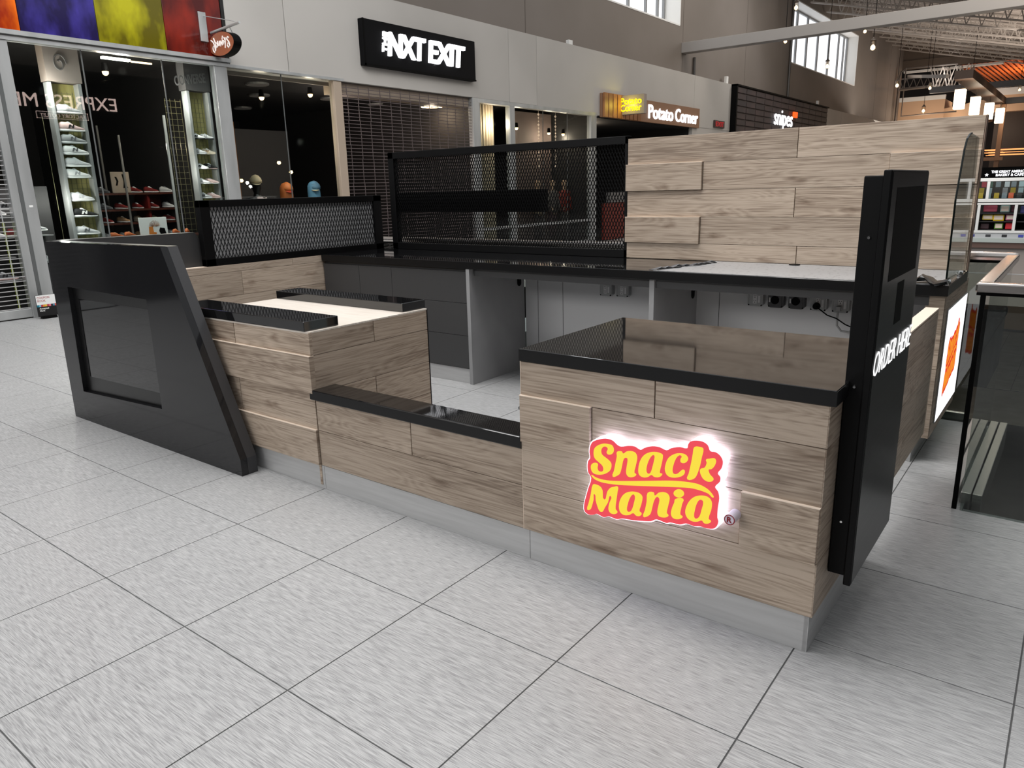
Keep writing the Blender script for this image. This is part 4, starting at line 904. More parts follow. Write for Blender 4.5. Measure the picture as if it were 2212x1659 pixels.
tb_ = thing('display_table', (-11.0, 3.4, 0), 'low dark display table under the white boot advert', 'table'); ob('table_top', B().box(-11.25, -10.8, 2.9, 4.25, .92, .955, .004), DARKWOOD, tb_)
ob('table_body', B().box(-11.2, -10.85, 2.95, 4.2, .02, .92), DARKIN2, tb_)
for k, (y, c) in enumerate([(3.0, 'orange boot on the window table far left of the white advert'), (3.2, 'tan boot beside the left edge of the white advert'), (3.92, 'orange boot just right of the white advert'), (4.1, 'orange slip-on at the right end of the window table')]):
    shoe((-10.95, y, .955), .3*k, (DG, (206, 110, 60), TN, TN), c, 'orange boots on the window table', full=False, s=.62)
# inner shelving with shoes
SHV = thing('shoe_shelving', (-12.6, 4.2, 0), 'dark wooden shelving with rows of shoes inside the shoe shop', 'shelf')
ob('upright', B().box(-12.85, -12.45, 3.2, 3.24, .02, 1.9), DARKWOOD, SHV); ob('upright', B().box(-12.85, -12.45, 5.45, 5.49, .02, 1.9), DARKWOOD, SHV); ob('upright', B().box(-12.85, -12.45, 4.3, 4.34, .02, 1.6), mat('red_panel', (110, 20, 14), .5), SHV)
for z in (1.60, 1.34, 1.12, .86): ob('shelf', B().box(-12.85, -12.4, 3.2, 5.49, z-.03, z), DARKWOOD, SHV)
ob('red_back', B().box(-12.9, -12.86, 4.3, 5.0, .9, 1.58), bpy.data.materials['red_panel'], SHV)
pal = [((W_, LG, DG, G_), 'white'), ((LG, G_, LG, DG), 'grey'), ((W_, TN, CR, TN), 'tan'), ((DG, DG, LG, K_), 'dark grey'), ((W_, (120, 30, 28), W_, W_), 'dark red'), ((CR, CR, TN, W_), 'cream')]
ordn = ['first', 'second', 'third', 'fourth', 'fifth', 'sixth', 'seventh', 'eighth', 'ninth']
random.seed(11)
for z, rown, n in ((1.60, 'top', 8), (1.34, 'second', 8), (1.12, 'third', 8), (.86, 'bottom', 7)):
    for k in range(n):
        c, cn = random.choice(pal); shoe((-12.55, 3.36+k*.27, z), random.uniform(-1.4, -.9), c, '%s shoe, %s from the left on the %s shelf inside the shoe shop' % (cn, ordn[k], rown), 'shoes on the inner shop shelves', full=False, s=.8)
ps = thing('shoe_poster', (-12.5, 3.87, 1.7), 'pale poster with dark chevron marks standing on the inner shoe shelf', 'poster')
ob('poster_board', B().box(-12.42, -12.40, 3.72, 4.02, 1.605, 1.94), mat('pale_poster', (150, 136, 122), .6), ps)
ob('chevron', B().prism([(3.78, 1.72), (3.81, 1.72), (3.835, 1.79), (3.81, 1.86), (3.78, 1.86), (3.805, 1.79)], 'x', -12.399, -12.396), FLATBLK, ps); ob('boot_mark', B().prism([(3.90, 1.68), (3.98, 1.68), (3.95, 1.74), (3.94, 1.9), (3.90, 1.9), (3.92, 1.78)], 'x', -12.399, -12.396), FLATBLK, ps)
# left corner: shoes behind grille + coupon stand
lr = thing('wall_rack', (-10.98, 1.6, 0), 'dark slat rack with grey shelves behind the left grille and post', 'rack')
ob('board', B().box(-11.1, -11.08, 1.1, 2.22, .02, 1.7), DARKIN2, lr); ob('green_tube', B().tube([(-10.9, 1.55, .05), (-10.9, 1.55, 1.25)], .012, 8), mat('green_glow_tube', (150, 170, 20), .5, emit=(130, 150, 16), es=.25), lr)
for y0, y1, z in ((1.2, 1.62, 1.335), (1.3, 1.75, 1.05), (1.2, 1.6, .80), (1.85, 2.22, .70), (1.35, 1.7, .50), (1.8, 2.1, 1.06)): ob('shelf', B().box(-11.08, -10.82, y0, y1, z-.012, z), ALU, lr)
for (y, z, c, l) in ((1.62, 1.40, (W_, DG, LG, K_), 'dark and white shoe, upper one behind the left grille'), (1.47, 1.335, (W_, LG, (170, 60, 60), G_), 'white shoe with red accents behind the left grille'), (1.72, 1.05, (W_, (120, 40, 44), W_, K_), 'dark red shoe with white sole close to the left post'), (1.42, 1.05, (LG, W_, LG, LG), 'white shoe low behind the left grille'), (1.47, .50, (PK, DG, LG, K_), 'black patterned shoe lowest behind the left grille'), (1.98, .70, (W_, W_, LG, G_), 'white shoe on the grey shelf right of the left post'), (1.93, 1.11, (W_, G_, W_, DG), 'grey shoe on the small black display right of the left post')):
    shoe((-10.93, y, z), -.2, c, l, 'shoes at the left edge of the shop front', s=.85)
cp = thing('coupon_sign', (-10.42, 1.72, 0), 'small floor sign with white coupon book card and colour strip at the shop post', 'sign')
ob('board', B().box(-10.425, -10.41, 1.585, 1.83, .03, .31, .002), mat('coupon_black', (14, 14, 16), .3), cp); ob('white_card', B().box(-10.4098, -10.408, 1.587, 1.828, .185, .308), WHITEP, cp)
ob('foot', B().box(-10.46, -10.38, 1.62, 1.80, .0, .03), FLATBLK, cp)
for k, c in enumerate([(20, 120, 140), (120, 180, 200), (180, 50, 60), (224, 150, 50), (230, 190, 60), (190, 50, 70), (230, 120, 130), (30, 40, 50), (90, 140, 170), (210, 70, 40)]): ob('colour_patch', B().box(-10.4098, -10.4075, 1.588+k*.024, 1.611+k*.024, .158, .184), mat('patch_%d' % k, c, .5), cp)
text('print', 'COUPON\nBOOK', mat('coupon_red', (160, 40, 44), .5), cp, (-10.4078, 1.60, .222), (0, 1, 0), (0, 0, 1), .15, .068, .0008)
text('print', 'Accepted\nHere', WHITEP, cp, (-10.4096, 1.61, .095), (0, 1, 0), (0, 0, 1), .115, .05, .0008, bold=.02)
tag(ob('post_sticker', B().box(XF+.0152, XF+.0165, 1.79, 1.835, 1.43, 1.455), WHITEP), 'tiny white sticker on the aluminium post at the far left', 'sticker')
# ---- ceiling lamps in the shops
def downlight(x, y, z, r, lit, label, e=0):
    t = thing('ceiling_light', (x, y, z), label, 'ceiling light'); ob('rim', B().tube([(x, y, z+.03), (x, y, z)], r*1.1, 20), ALU, t)
    ob('diffuser', B().tube([(x, y, z), (x, y, z-.01)], r, 20), GLOW if lit else mat('dim_diffuser', (120, 116, 112), .5, emit=(120, 112, 106), es=.12) if 'dim_diffuser' not in bpy.data.materials or lit else bpy.data.materials['dim_diffuser'], t)
    if e: plight((x, y, z-.15), e)
downlight(-11.6, 10.6, 3.33, .24, True, 'bright round ceiling light behind the dark roller grille', 14)
for x, y, l in ((-13.8, 11.0, 'unlit round ceiling light behind the roller grille near its right end'), (-11.7, 8.6, 'unlit round ceiling light behind the roller grille near its left end'), (-13.6, 9.4, 'unlit round ceiling light deep behind the middle of the roller grille'), (-12.7, 6.9, 'unlit round ceiling light at the top right of the second window'), (-14.1, 7.9, 'unlit round ceiling light deep inside the second shop'), (-13.0, 5.6, 'unlit round ceiling light at the left of the second window'), (-16.4, 9.0, 'unlit round ceiling light at the far back of the second shop')): downlight(x, y, 3.57, .20, False, l)
lt = thing('tube_light', (-10.95, 3.5, 3.45), 'bright linear ceiling lamp inside the top of the first shop window', 'ceiling light'); ob('tube', B().box(-10.97, -10.90, 3.17, 3.56, 3.42, 3.45), GLOWH, lt); ob('tube', B().box(-10.98, -10.95, 3.6, 3.9, 3.42, 3.44), GLOW, lt); plight((-11.05, 3.5, 3.3), 30, (1, .95, .88)); plight((-10.74, 2.25, 2.9), 26, (1, .96, .9)); plight((-10.74, 2.2, 1.5), 16, (1, .96, .9)); plight((-10.72, 4.1, 2.9), 20, (1, .95, .88)); plight((-10.72, 4.1, 1.9), 9, (1, .95, .88)); plight((-10.75, 6.3, 2.4), 26, (1, .9, .78)); plight((-13, 9, 2.6), 30, (1, .8, .7)); plight((-11.6, 4.2, 2.3), 12, (1, .85, .7))  # first plight belongs to the tube, the rest are added fill
def spot(x, y, z, label, e):
    t = thing('spot_lamp', (x, y, z), label, 'lamp'); ob('lamp_body', B().tube([(x, y, z+.14), (x, y, z+.02)], [.035, .05], 12), FLATBLK, t); ob('bulb', B().loft([((x, y, z+.02), (.045, 0, 0), (0, .045, 0)), ((x, y, z-.01), (.04, 0, 0), (0, .04, 0)), ((x, y, z-.03), (.02, 0, 0), (0, .02, 0))], 12), GLOW, t)
    if e: plight((x, y, z-.1), e)
spot(-11.39, 3.41, 3.3, 'round warm spot lamp inside the first window under the linear lamp', 10); spot(-11.1, 4.45, 3.3, 'warm spot lamp above the right shoe tower', 9); spot(-10.9, 1.75, 3.38, 'warm spot lamp at the top left corner of the first window', 9)
spot(-11.4, 6.05, 3.15, 'warm spot lamp inside the left pane of the second window', 8); spot(-11.2, 6.95, 3.25, 'warm spot lamp near the right top of the second window', 8); spot(-13.0, 5.9, 2.6, 'small low warm lamp deep in the second shop', 0)
random.seed(4)
for k, (y, z) in enumerate([(5.9, 2.33), (6.7, 2.28), (7.1, 2.3), (8.3, 2.2), (6.4, 1.75), (7.6, 1.8), (7.3, 1.82), (8.6, 2.0)]):
    tag(ob('far_lamp', B().loft([((-14.2, y, z+.04), (.03, 0, 0), (0, .03, 0)), ((-14.2, y, z), (.04, 0, 0), (0, .05, 0)), ((-14.2, y, z-.03), (.02, 0, 0), (0, .02, 0))], 8), GLOW), 'tiny warm lamp point deep inside the second shop', 'lamp', 'tiny lamps deep in the second shop')
tag(ob('orange_column', B().box(-14.1, -14.0, 7.0, 7.14, .02, 3.0), mat('orange_column_paint', (160, 106, 52), .6, emit=(160, 100, 46), es=.12)), 'slim orange-lit column deep in the second shop', 'column')  # orange light on the column put in as faint emission
tag(ob('grey_partition', B().box(-15.5, -15.4, 6.0, 9.5, .02, 3.0), mat('grey_partition', (92, 92, 94), .7)), 'dark grey partition deep inside the second shop', 'partition')
# ---- mannequin busts with caps
MQ = mat('black_mannequin', (14, 13, 13), .3)
def bust(x, y, ztop, label, cap, brim, hood, hoodc, shirt, rz=.3):
    t = thing('mannequin', (x, y, 0), label, 'mannequin'); h = ztop
    b = B(); b.loft([((x, y, z), (0, w, 0), (d, 0, 0)) for z, w, d in ((.9, .16, .10), (1.05, .17, .11), (h-.42, .20, .11), (h-.34, .19, .10), (h-.30, .07, .06), (h-.25, .05, .055), (h-.21, .062, .08), (h-.14, .078, .10), (h-.06, .072, .095), (h-.02, .04, .05))], 16)
    ob('body', b, MQ, t, smooth=True)
    b = B(); b.loft([((x, y, z), (0, w, 0), (d, 0, 0)) for z, w, d in ((.88, .175, .12), (1.05, .185, .125), (h-.42, .215, .125), (h-.35, .19, .11), (h-.315, .10, .08))], 16); ob('shirt', b, sm_(shirt), t, smooth=True)
    ob('stand', B().tube([(x, y, .02), (x, y, .9)], .02, 8).tube([(x, y, .0), (x, y, .03)], .16, 20), ALU, t)
    if hood:
        b = B(); b.loft([((x-.01, y-.02*k/5, z), (0, w, 0), (d, 0, 0)) for k, (z, w, d) in enumerate(((h-.34, .12, .12), (h-.24, .115, .13), (h-.12, .11, .13), (h-.02, .10, .12), (h+.04, .06, .08), (h+.06, .02, .03)))], 14); ob('hood', b, sm_(hoodc), t, smooth=True)
    # cap: crown + brim, a thing of its own
    dx, dy = math.cos(rz), math.sin(rz); c = thing('cap', (x, y, h-.09), cap[0], 'cap')
    b = B(); q = .01 if not hood else .02
    b.loft([((x, y, z), (0, w, 0), (d, 0, 0)) for z, w, d in ((h-.08, .088+q, .108+q), (h-.04, .088+q, .106+q), (h+.0, .078+q, .092+q), (h+.035+q, .048, .06), (h+.05+q, .012, .015))], 16); ob('crown', b, sm_(cap[1]), c, smooth=True)
    b = B(); P = [Vector((x+.06, y+.0, h-.085))]; pts = [(x+(.085+.0)*dx*math.cos(a)-.08*dy*math.sin(a)+dx*.09*max(0, math.cos(a)), y+.085*dy*math.cos(a)+.08*dx*math.sin(a)+dy*.09*max(0, math.cos(a))) for a in [math.pi*(-.5+k/10) for k in range(11)]]
    A = [b.bm.verts.new((p[0], p[1], h-.085-.03*math.cos(math.pi*(-.5+k/10)))) for k, p in enumerate(pts)]; C_ = [b.bm.verts.new((p[0], p[1], h-.077-.03*math.cos(math.pi*(-.5+k/10)))) for k, p in enumerate(pts)]
    b.bm.faces.new(A); b.bm.faces.new(C_[::-1]); n = len(A)
    for i in range(n): b.bm.faces.new((A[i], C_[i], C_[(i+1) % n], A[(i+1) % n]))
    ob('brim', b, sm_(brim), c)
bust(-11.3, 5.68, 1.80, 'black mannequin in a pale shirt wearing a beige cap in the second window', ('beige cap on the left mannequin', (186, 168, 136)), (206, 190, 160), False, None, (196, 176, 176), -.5)
bust(-11.3, 6.31, 1.66, 'black mannequin in an orange hood behind the second window', ('orange cap on the middle mannequin', (196, 110, 50)), (224, 74, 60), True, (190, 104, 50), (170, 84, 40), -.2)
bust(-11.3, 6.93, 1.68, 'black mannequin in a blue hood behind the second window', ('cap with cream brim on the right mannequin', (90, 130, 158)), (222, 206, 170), True, (96, 146, 178), (60, 70, 80), -.5)
tag(ob('red_pedestal', B().box(-11.6, -11.4, 7.6, 7.98, .02, 1.35).box(-11.55, -11.45, 7.62, 7.64, 1.35, 1.42).box(-11.55, -11.45, 7.94, 7.96, 1.35, 1.42).box(-11.56, -11.44, 7.62, 7.96, 1.42, 1.45), mat('dark_red_metal', (110, 24, 28), .5)), 'dark red frame with pale top behind the roller grille', 'stand')
# ---- third shop: curtains, mannequins, lights
ct = thing('curtain', (-11.2, 12.2, 0), 'tall pale curtain behind the window beside the roller grille', 'curtain')
cb_ = B()
for k in range(9): cb_.tube([(-11.2+.03*(k % 2), 11.80+k*.055, .05), (-11.2+.03*(k % 2), 11.80+k*.055, 3.5)], .032, 8)
ob('fabric_folds', cb_, mat('cream_curtain', (206, 190, 166), .7), ct, kind='stuff'); plight((-10.95, 12.0, 3.0), 24)
tag(ob('grey_curtain', B().box(-11.3, -11.25, 11.2, 11.75, .05, 3.5), mat('grey_drape', (128, 126, 120), .7)), 'grey drape left of the pale curtain', 'curtain')
tag(ob('back_screen', B().box(-12.05, -12.0, 14.0, 15.9, .02, 3.5), mat('taupe_screen', (120, 104, 100), .7)), 'taupe screen wall behind the mannequins in the third shop', 'screen')
for k, (y, x) in enumerate([(14.15, -11.2), (15.0, -11.25)]):
    t = thing('bead_string', (x, y, 3.35), ['left hanging string of glittering crystal beads in the third shop window', 'right hanging string of glittering crystal beads in the third shop window'][k], 'ornament')
    b = B(); n = 16
    for i in range(n): z = 3.35-i*.085; r = .022+.012*(i % 3 == 0); b.loft([((x, y, z+r), (.004, 0, 0), (0, .004, 0)), ((x, y, z), (r, 0, 0), (0, r, 0)), ((x, y, z-r), (.004, 0, 0), (0, .004, 0))], 6)
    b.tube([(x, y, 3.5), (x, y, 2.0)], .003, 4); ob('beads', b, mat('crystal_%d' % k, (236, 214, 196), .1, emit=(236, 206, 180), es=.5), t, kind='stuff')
spot(-11.5, 13.6, 3.0, 'pale spot lamp at the left of the third shop window', 20); spot(-11.6, 15.2, 2.95, 'warm spot lamp at the right of the third shop window', 20); spot(-11.6, 15.9, 2.95, 'warm spot lamp beside the right post of the third shop window', 12)
def mannequin(x, y, c, c2, label, h=1.72):
    t = thing('mannequin', (x, y, 0), label, 'mannequin'); b = B()
    b.loft([((x, y, z), (0, w, 0), (d, 0, 0)) for z, w, d in ((.80, .15, .10), (.95, .17, .11), (1.15, .13, .09), (1.38, .20, .10), (1.44, .16, .08), (1.48, .05, .05), (1.53, .05, .05), (1.60, .075, .09), (1.68, .07, .085), (1.72, .03, .03))], 14); ob('body', b, sm_((190, 160, 136)), t, smooth=True)
    b = B(); b.loft([((x, y, z), (0, w, 0), (d, 0, 0)) for z, w, d in ((.85, .165, .115), (1.15, .145, .105), (1.38, .215, .115), (1.45, .15, .09))], 14)
    for s in (-1, 1): b.tube([(x, y+s*.19, 1.40), (x+.02, y+s*.25, 1.15), (x+.08, y+s*.22, .92)], [.055, .045, .035], 8)
    ob('top', b, sm_(c), t, smooth=True)
    b = B()
    for s in (-1, 1): b.tube([(x, y+s*.08, .86), (x, y+s*.09, .48), (x, y+s*.1, .04)], [.09, .065, .05], 10)
    ob('trousers', b, sm_(c2), t, smooth=True)
mannequin(-11.4, 14.35, (200, 176, 150), (50, 40, 40), 'mannequin in a cream top, leftmost seen through the tall mesh'); mannequin(-11.4, 15.05, (110, 100, 96), (60, 30, 34), 'mannequin in a grey top, middle one seen through the tall mesh'); mannequin(-11.4, 15.65, (150, 52, 40), (70, 60, 56), 'mannequin in a red top, rightmost seen through the tall mesh')
struct('trim_16', B().box(XF-.1, XF+.02, 11.1, 16.0, .60, .66), ALU)
tag(ob('red_counter', B().box(-10.75, -10.65, 16.6, 19.8, 0.02, 1.05), mat('dark_red_counter', (110, 40, 30), .5)), 'dark red counter front in the snack shop opening behind the mesh', 'counter')
tag(ob('counter_stock', B().box(-10.85, -10.7, 17.0, 19.6, 1.06, 1.35, .01), mat('grey_machine', (110, 108, 106), .5)), 'grey machine standing on the dark red counter', 'machine')
plight((-12.0, 18, 3.0), 20)
# ---- signs on the left facade
ns = thing('shop_sign', (XF, 9.27, 4.17), 'black rectangular sign with white glowing letters above the roller grille', 'sign')
ob('sign_panel', B().box(XF, XF+.12, 7.70, 10.86, 3.77, 4.565, .01), mat('sign_black', (9, 9, 11), .6, spec=.1), ns)
ob('rim', B().box(XF+.12, XF+.135, 7.70, 7.73, 3.77, 4.565).box(XF+.12, XF+.135, 7.70, 10.86, 3.77, 3.80), FLATBLK, ns)
letters('letter', 'NXT', SIGNWH, ns, (XF+.12, 8.28, 3.985), (0, 1, 0), (0, 0, 1), 1.02, .42, .06, bold=.018, shear=.12, sp=.86)
letters('letter', 'EXIT', SIGNWH, ns, (XF+.12, 9.38, 3.985), (0, 1, 0), (0, 0, 1), 1.10, .42, .06, bold=.018, shear=.12, sp=.86)
text('small_word', 'THE', SIGNWH, ns, (XF+.12, 8.25, 4.03), (0, .12, .993), (0, -.993, .12), .36, .11, .05, bold=.02)
# potato shop sign
pz = thing('snack_shop_sign', (XF, 19.5, 3.7), 'long wooden sign board with white lettering above the open snack shop', 'sign')
WDS = noisy(mat('orange_wood_slat', (150, 100, 60), .5), (128, 82, 46), (166, 114, 70), 3, (1, .5, 1), rnd=True)
ob('sign_board', B().box(XF, XF+.08, 16.25, 22.70, 3.36, 3.98, .004), mat('wood_sign_board', (132, 98, 74), .5), pz)
for k in range(9): ob('slat', B().box(XF+.08, XF+.14, 16.28+k*.24, 16.48+k*.24, 3.36, 3.99, .004), WDS, pz)
letters('letter', 'Potato', SIGNWH, pz, (XF+.08, 18.95, 3.47), (0, 1, 0), (0, 0, 1), 1.68, .40, .03, bold=.008)
letters('letter', 'Corner', SIGNWH, pz, (XF+.08, 20.80, 3.47), (0, 1, 0), (0, 0, 1), 1.72, .40, .03, bold=.008)
bs = thing('blade_sign', (-10.2, 17.25, 3.7), 'projecting square sign with glowing yellow two-line lettering', 'sign')
ob('sign_box', B().box(-10.60, -9.80, 17.25, 17.40, 3.46, 3.975, .01), mat('blade_grey', (150, 138, 128), .5), bs); ob('arm', B().box(-10.63, -10.60, 17.28, 17.37, 3.5, 3.95), ALU, bs)
YG = mat('yellow_neon_letters', (255, 240, 0), .5, emit=(255, 236, 0), es=1.3)
for s, z in (('Potato', 3.725), ('Corner', 3.545)): letters('letter', s, YG, bs, (-10.54, 17.25, z), (1, 0, 0), (0, 0, 1), .66, .18, .015, bold=.008)
plight((-10.2, 17.05, 3.72), 5, (1, .85, .1))
# exit sign
ex = thing('exit_sign', (XF, 24.5, 3.56), 'dark exit sign with red letters beside the snack shop board', 'sign'); ob('sign_box', B().box(XF-.01, XF+.06, 24.08, 24.98, 3.46, 3.70), mat('exit_dark', (60, 44, 42), .5), ex)
text('letters', 'EXIT', mat('exit_red', (160, 20, 30), .5, emit=(150, 16, 24), es=.5), ex, (XF+.06, 24.16, 3.50), (0, 1, 0), (0, 0, 1), .74, .16, .01, bold=.02)
# dark brick sign wall
sn = thing('brick_sign_wall', (XF, 31.6, 4.1), 'dark brick sign wall with white letters and orange square', 'sign')
ob('backing', B().box(XF, XF+.14, 25.66, 37.72, 3.1, 4.97), mat('mortar_grey', (74, 66, 64), .7), sn)
BRK = noisy(mat('dark_brick', (52, 45, 46), .6), (44, 39, 41), (62, 50, 50), 1, rnd=True)
bme = B(); bme.box(-.03, .03, -.47, .47, -.085, .085); brm = bpy.data.meshes.new('brick'); bme.bm.to_mesh(brm); bme.bm.free(); brm.materials.append(BRK)
for r in range(8):
    for k in range(12): child(sn, 'brick', brm, (XF+.155, 26.2+k*.995, 3.26+r*.226))
ob('edge_trim', B().box(XF, XF+.22, 25.62, 25.72, 3.1, 5.0), FLATBLK, sn); ob('edge_trim', B().box(XF, XF+.22, 25.62, 37.75, 4.965, 5.02), FLATBLK, sn)
letters('letter', 'snipes', SIGNWH, sn, (XF+.22, 29.8, 3.62), (0, 1, 0), (0, 0, 1), 2.35, .80, .03)
ob('orange_square', B().box(XF+.22, XF+.30, 32.15, 32.62, 4.22, 4.46, .01), mat('orange_lit', (255, 90, 20), .5, emit=(255, 84, 16), es=1.1), sn)
# oval blade sign on bracket
jo = thing('oval_sign', (-10.3, 4.72, 3.73), 'oval brown projecting sign with white script hanging from a metal arm', 'sign'); cx, cz, a_, b_ = -10.355, 3.727, .345, .168
el = [(cx+a_*math.cos(2*math.pi*k/36)*.98, cz+b_*math.sin(2*math.pi*k/36)) for k in range(36)]
ob('disc_body', B().prism(el, 'y', 4.701, 4.83), FLATBLK, jo); ob('disc_face', B().prism([(cx+(x-cx)*.97, cz+(z-cz)*.97) for x, z in el], 'y', 4.695, 4.701), mat('brown_sign_face', (150, 88, 62), .4), jo)
def jf(a, c): return (cx-.245+a*.49/80, 4.6945, cz-.115+c*.235/72)
WJ = mat('script_white', (245, 236, 232), .5)
for st in ([(0, 58), (8, 50), (13, 36), (15, 16), (11, 4), (6, 12), (5, 24), (9, 33)], [(12, 66), (17, 48), (19, 28), (16, 12)], [(20, 44), (26, 40), (26, 26), (21, 24), (19, 34)], [(28, 50), (30, 30), (34, 28), (37, 48)], [(37, 48), (40, 26), (43, 46), (47, 28)], [(47, 28), (50, 48), (54, 30), (57, 40), (53, 46)], [(52, 66), (48, 52)], [(57, 58), (62, 42), (66, 56)], [(62, 42), (58, 14)], [(78, 52), (72, 58), (69, 48), (76, 34), (78, 20), (72, 12), (68, 22), (72, 32)]):
    ob('script_stroke', B().tube([jf(*p) for p in st], .012, 6), WJ, jo)
ob('wall_bracket', B().box(XF, XF+.02, 4.54, 4.66, 3.78, 4.19, .003), ALU, jo)
ob('arm', B().tube([(XF+.01, 4.72, 3.915), (-9.86, 4.72, 3.96)], .02, 10), ALU, jo); ob('stay_rod', B().tube([(XF+.01, 4.62, 4.14), (-9.98, 4.72, 3.99)], .006, 6), ALU, jo)
for x in (-10.5, -10.12): ob('hanger', B().tube([(x, 4.72, 3.93), (x, 4.76, 3.86)], .007, 6), ALU, jo)
for y, x, z, l in ((15.93, -11.45, 5.02, 'small white box standing on the ledge above the window'), (27.0, -11.45, 5.02, 'small white bracket on the ledge above the exit sign'), (39.2, -11.45, 5.02, 'small white post on the ledge right of the brick sign')):
    tag(ob('ledge_box', B().box(x, x+.1, y-.09, y+.09, 4.98, 5.36 if y < 20 else 5.5, .004), WHITEP), l, 'box')
# ============================================================ PENDANTS AND FAR HALL
SHADE = glass('pendant_glass', (.80, .78, .76), 1.45)
pnd = [(-5.94, 25.65, 5.77, .42, 'large pendant lamp with ribbed glass, biggest one left of the brown wall end'), (-8.82, 44.58, 6.54, .46, 'pendant lamp hanging in front of the far wall corner'), (-7.89, 47.52, 5.35, .46, 'lowest pendant lamp just above the wood partition'), (-7.38, 45.63, 6.35, .40, 'pendant lamp beside the rail in front of the white soffit'), (-7.86, 32.56, 7.44, .34, 'pendant lamp right at the end of the roof joist below the beam'), (-10.13, 35.80, 6.73, .44, 'pendant lamp in front of the far high window'), (-10.58, 32.19, 8.69, .42, 'pendant lamp at the top beside the vertical pipe'), (-9.67, 28.33, 6.76, .34, 'pendant lamp half hidden under the white beam'), (-5.64, 47.22, 7.09, .44, 'pendant lamp in front of the orange rafters'), (-3.88, 53.64, 6.59, .36, 'pendant lamp at the right edge above the box lamps')]
for x, y, z, h, l in pnd:
    t = thing('pendant_lamp', (x, y, z), l, 'lamp', 'pendant lamps'); r = h*.23
    ob('cord', B().tube([(x, y, z+h*.5), (x, y, zr(x)+.57)], .012, 5), FLATBLK, t)
    ob('cap', B().loft([((x, y, z+h*q), (w, 0, 0), (0, w, 0)) for q, w in ((.55, r*.25), (.45, r*.5), (.36, r*.95), (.30, r))], 12), mat('pendant_cap_%d' % len(t.name), (96, 88, 82), .4), t)
    ob('glass_shade', B().loft([((x, y, z+h*q), (w, 0, 0), (0, w, 0)) for q, w in ((.30, r), (-.1, r*1.02), (-.3, r*.95), (-.42, r*.6), (-.45, r*.2))], 14), SHADE, t, smooth=True)
    ob('bulb', B().loft([((x, y, z+h*q), (w, 0, 0), (0, w, 0)) for q, w in ((.02, r*.2), (-.1, r*.7), (-.24, r*.8), (-.36, r*.5), (-.40, r*.1))], 12), GLOW, t, smooth=True)
for (x, y, z), l in (((-4.41, 34.27, 4.60), 'tall box lamp nearest and leftmost of the four glowing box lamps'), ((-4.31, 38.28, 4.61), 'glowing box lamp second from the left of four'), ((-4.16, 42.32, 4.63), 'glowing box lamp third from the left of four'), ((-4.05, 46.32, 4.64), 'glowing box lamp rightmost of four beside the wooden post')):
    t = thing('box_lamp', (x, y, z), l, 'lamp', 'glowing box lamps'); q = .19; h = .38
    ob('frosted_shade', B().box(x-q, x+q, y-q, y+q, z-h, z+h, .02), GLOWW, t); ob('top_plate', B().box(x-q, x+q, y-q, y+q, z+h, z+h+.03), GP, t); ob('stem', B().tube([(x, y, z+h), (x, y, z+h+.35)], .02, 6), GP, t); ob('inner_tube', B().box(x+q*.3, x+q+.003, y-q-.003, y+q*.2, z-h*.7, z+h*.75), GLOWH, t)
    plight((x+.5, y-.5, z), 30, (1, .78, .58), .2)
lbm = thing('lamp_frame', (-4.3, 40, 5.2), 'brown beam frame carrying the four glowing box lamps', 'beam'); BRB = mat('brown_beam', (110, 88, 74), .5)
ob('beam', B().box(-4.6, -3.95, 33.5, 47.4, 5.3, 5.62), BRB, lbm); ob('beam', B().box(-8.5, 3, 52.5, 52.9, 6.65, 7.0), mat('slate_beam', (66, 66, 70), .5), lbm); ob('beam', B().box(-4.2, 3, 47.3, 47.6, 5.3, 5.6), bpy.data.materials['slate_beam'], lbm)
ob('white_rail', B().bar((-9.5, 51, 7.6), (-4.9, 34, 5.5), .12, .14), STEELWH, lbm)
pp = thing('wooden_post', (-3.9, 46.7, 0), 'warm brown square post under the glowing box lamps', 'post'); WPM = mat('warm_brown_post', (168, 128, 98), .5)
ob('post_shaft', B().box(-4.08, -3.86, 46.9, 47.1, 0, 5.25), WPM, pp); ob('cross_piece', B().box(-4.6, -3.68, 46.75, 46.9, 2.38, 2.56), WPM, pp)
for k in range(9):
    y = 50+k*.5; x0 = -5.2+.12*(k % 4); x1 = (-4.1, 1.0)[k % 2 == 0]
    zg = 3.02-.035*k+.03*(k % 3)
    tag(ob('glow_strip', B().box(x0, x1, y, y+.05, zg, zg+.04), mat('amber_strip', (255, 170, 100), .5, emit=(255, 160, 96), es=1.5) if k == 0 else bpy.data.materials['amber_strip']), 'thin amber glowing strip lamp hanging in the far food hall', 'lamp', 'amber strip lamps in the far hall')
tag(ob('orange_rail', B().box(-5.4, 2, 46.2, 46.4, 1.93, 2.02), mat('orange_rail', (190, 120, 70), .5)), 'horizontal orange wooden rail behind the brown post', 'rail')
bk = thing('cafe_sign', (-2.6, 34.7, 1.65), 'small black cafe sign with white letters and star above the phone display', 'sign')
ob('sign_board', B().box(-3.5, -.9, 34.85, 34.95, 1.42, 1.90), FLATBLK, bk); ob('counter_body', B().box(-3.5, -.9, 34.86, 34.96, 0, 1.42), DARKIN, bk)
text('letters', 'THE GREAT AMERICAN', SIGNWH, bk, (-3.02, 34.84, 1.665), (1, 0, 0), (0, 0, 1), 1.3, .105, .01, bold=.03); text('letters', 'BAKERY & CAFE', SIGNWH, bk, (-2.85, 34.84, 1.535), (1, 0, 0), (0, 0, 1), .95, .105, .01, bold=.03)
for sx in (-3.17, -1.58): ob('star', B().prism([(sx+(.075 if k % 2 == 0 else .032)*math.sin(math.pi*k/5), 1.60+(.075 if k % 2 == 0 else .032)*math.cos(math.pi*k/5)) for k in range(10)], 'y', 34.82, 34.84), SIGNWH, bk)
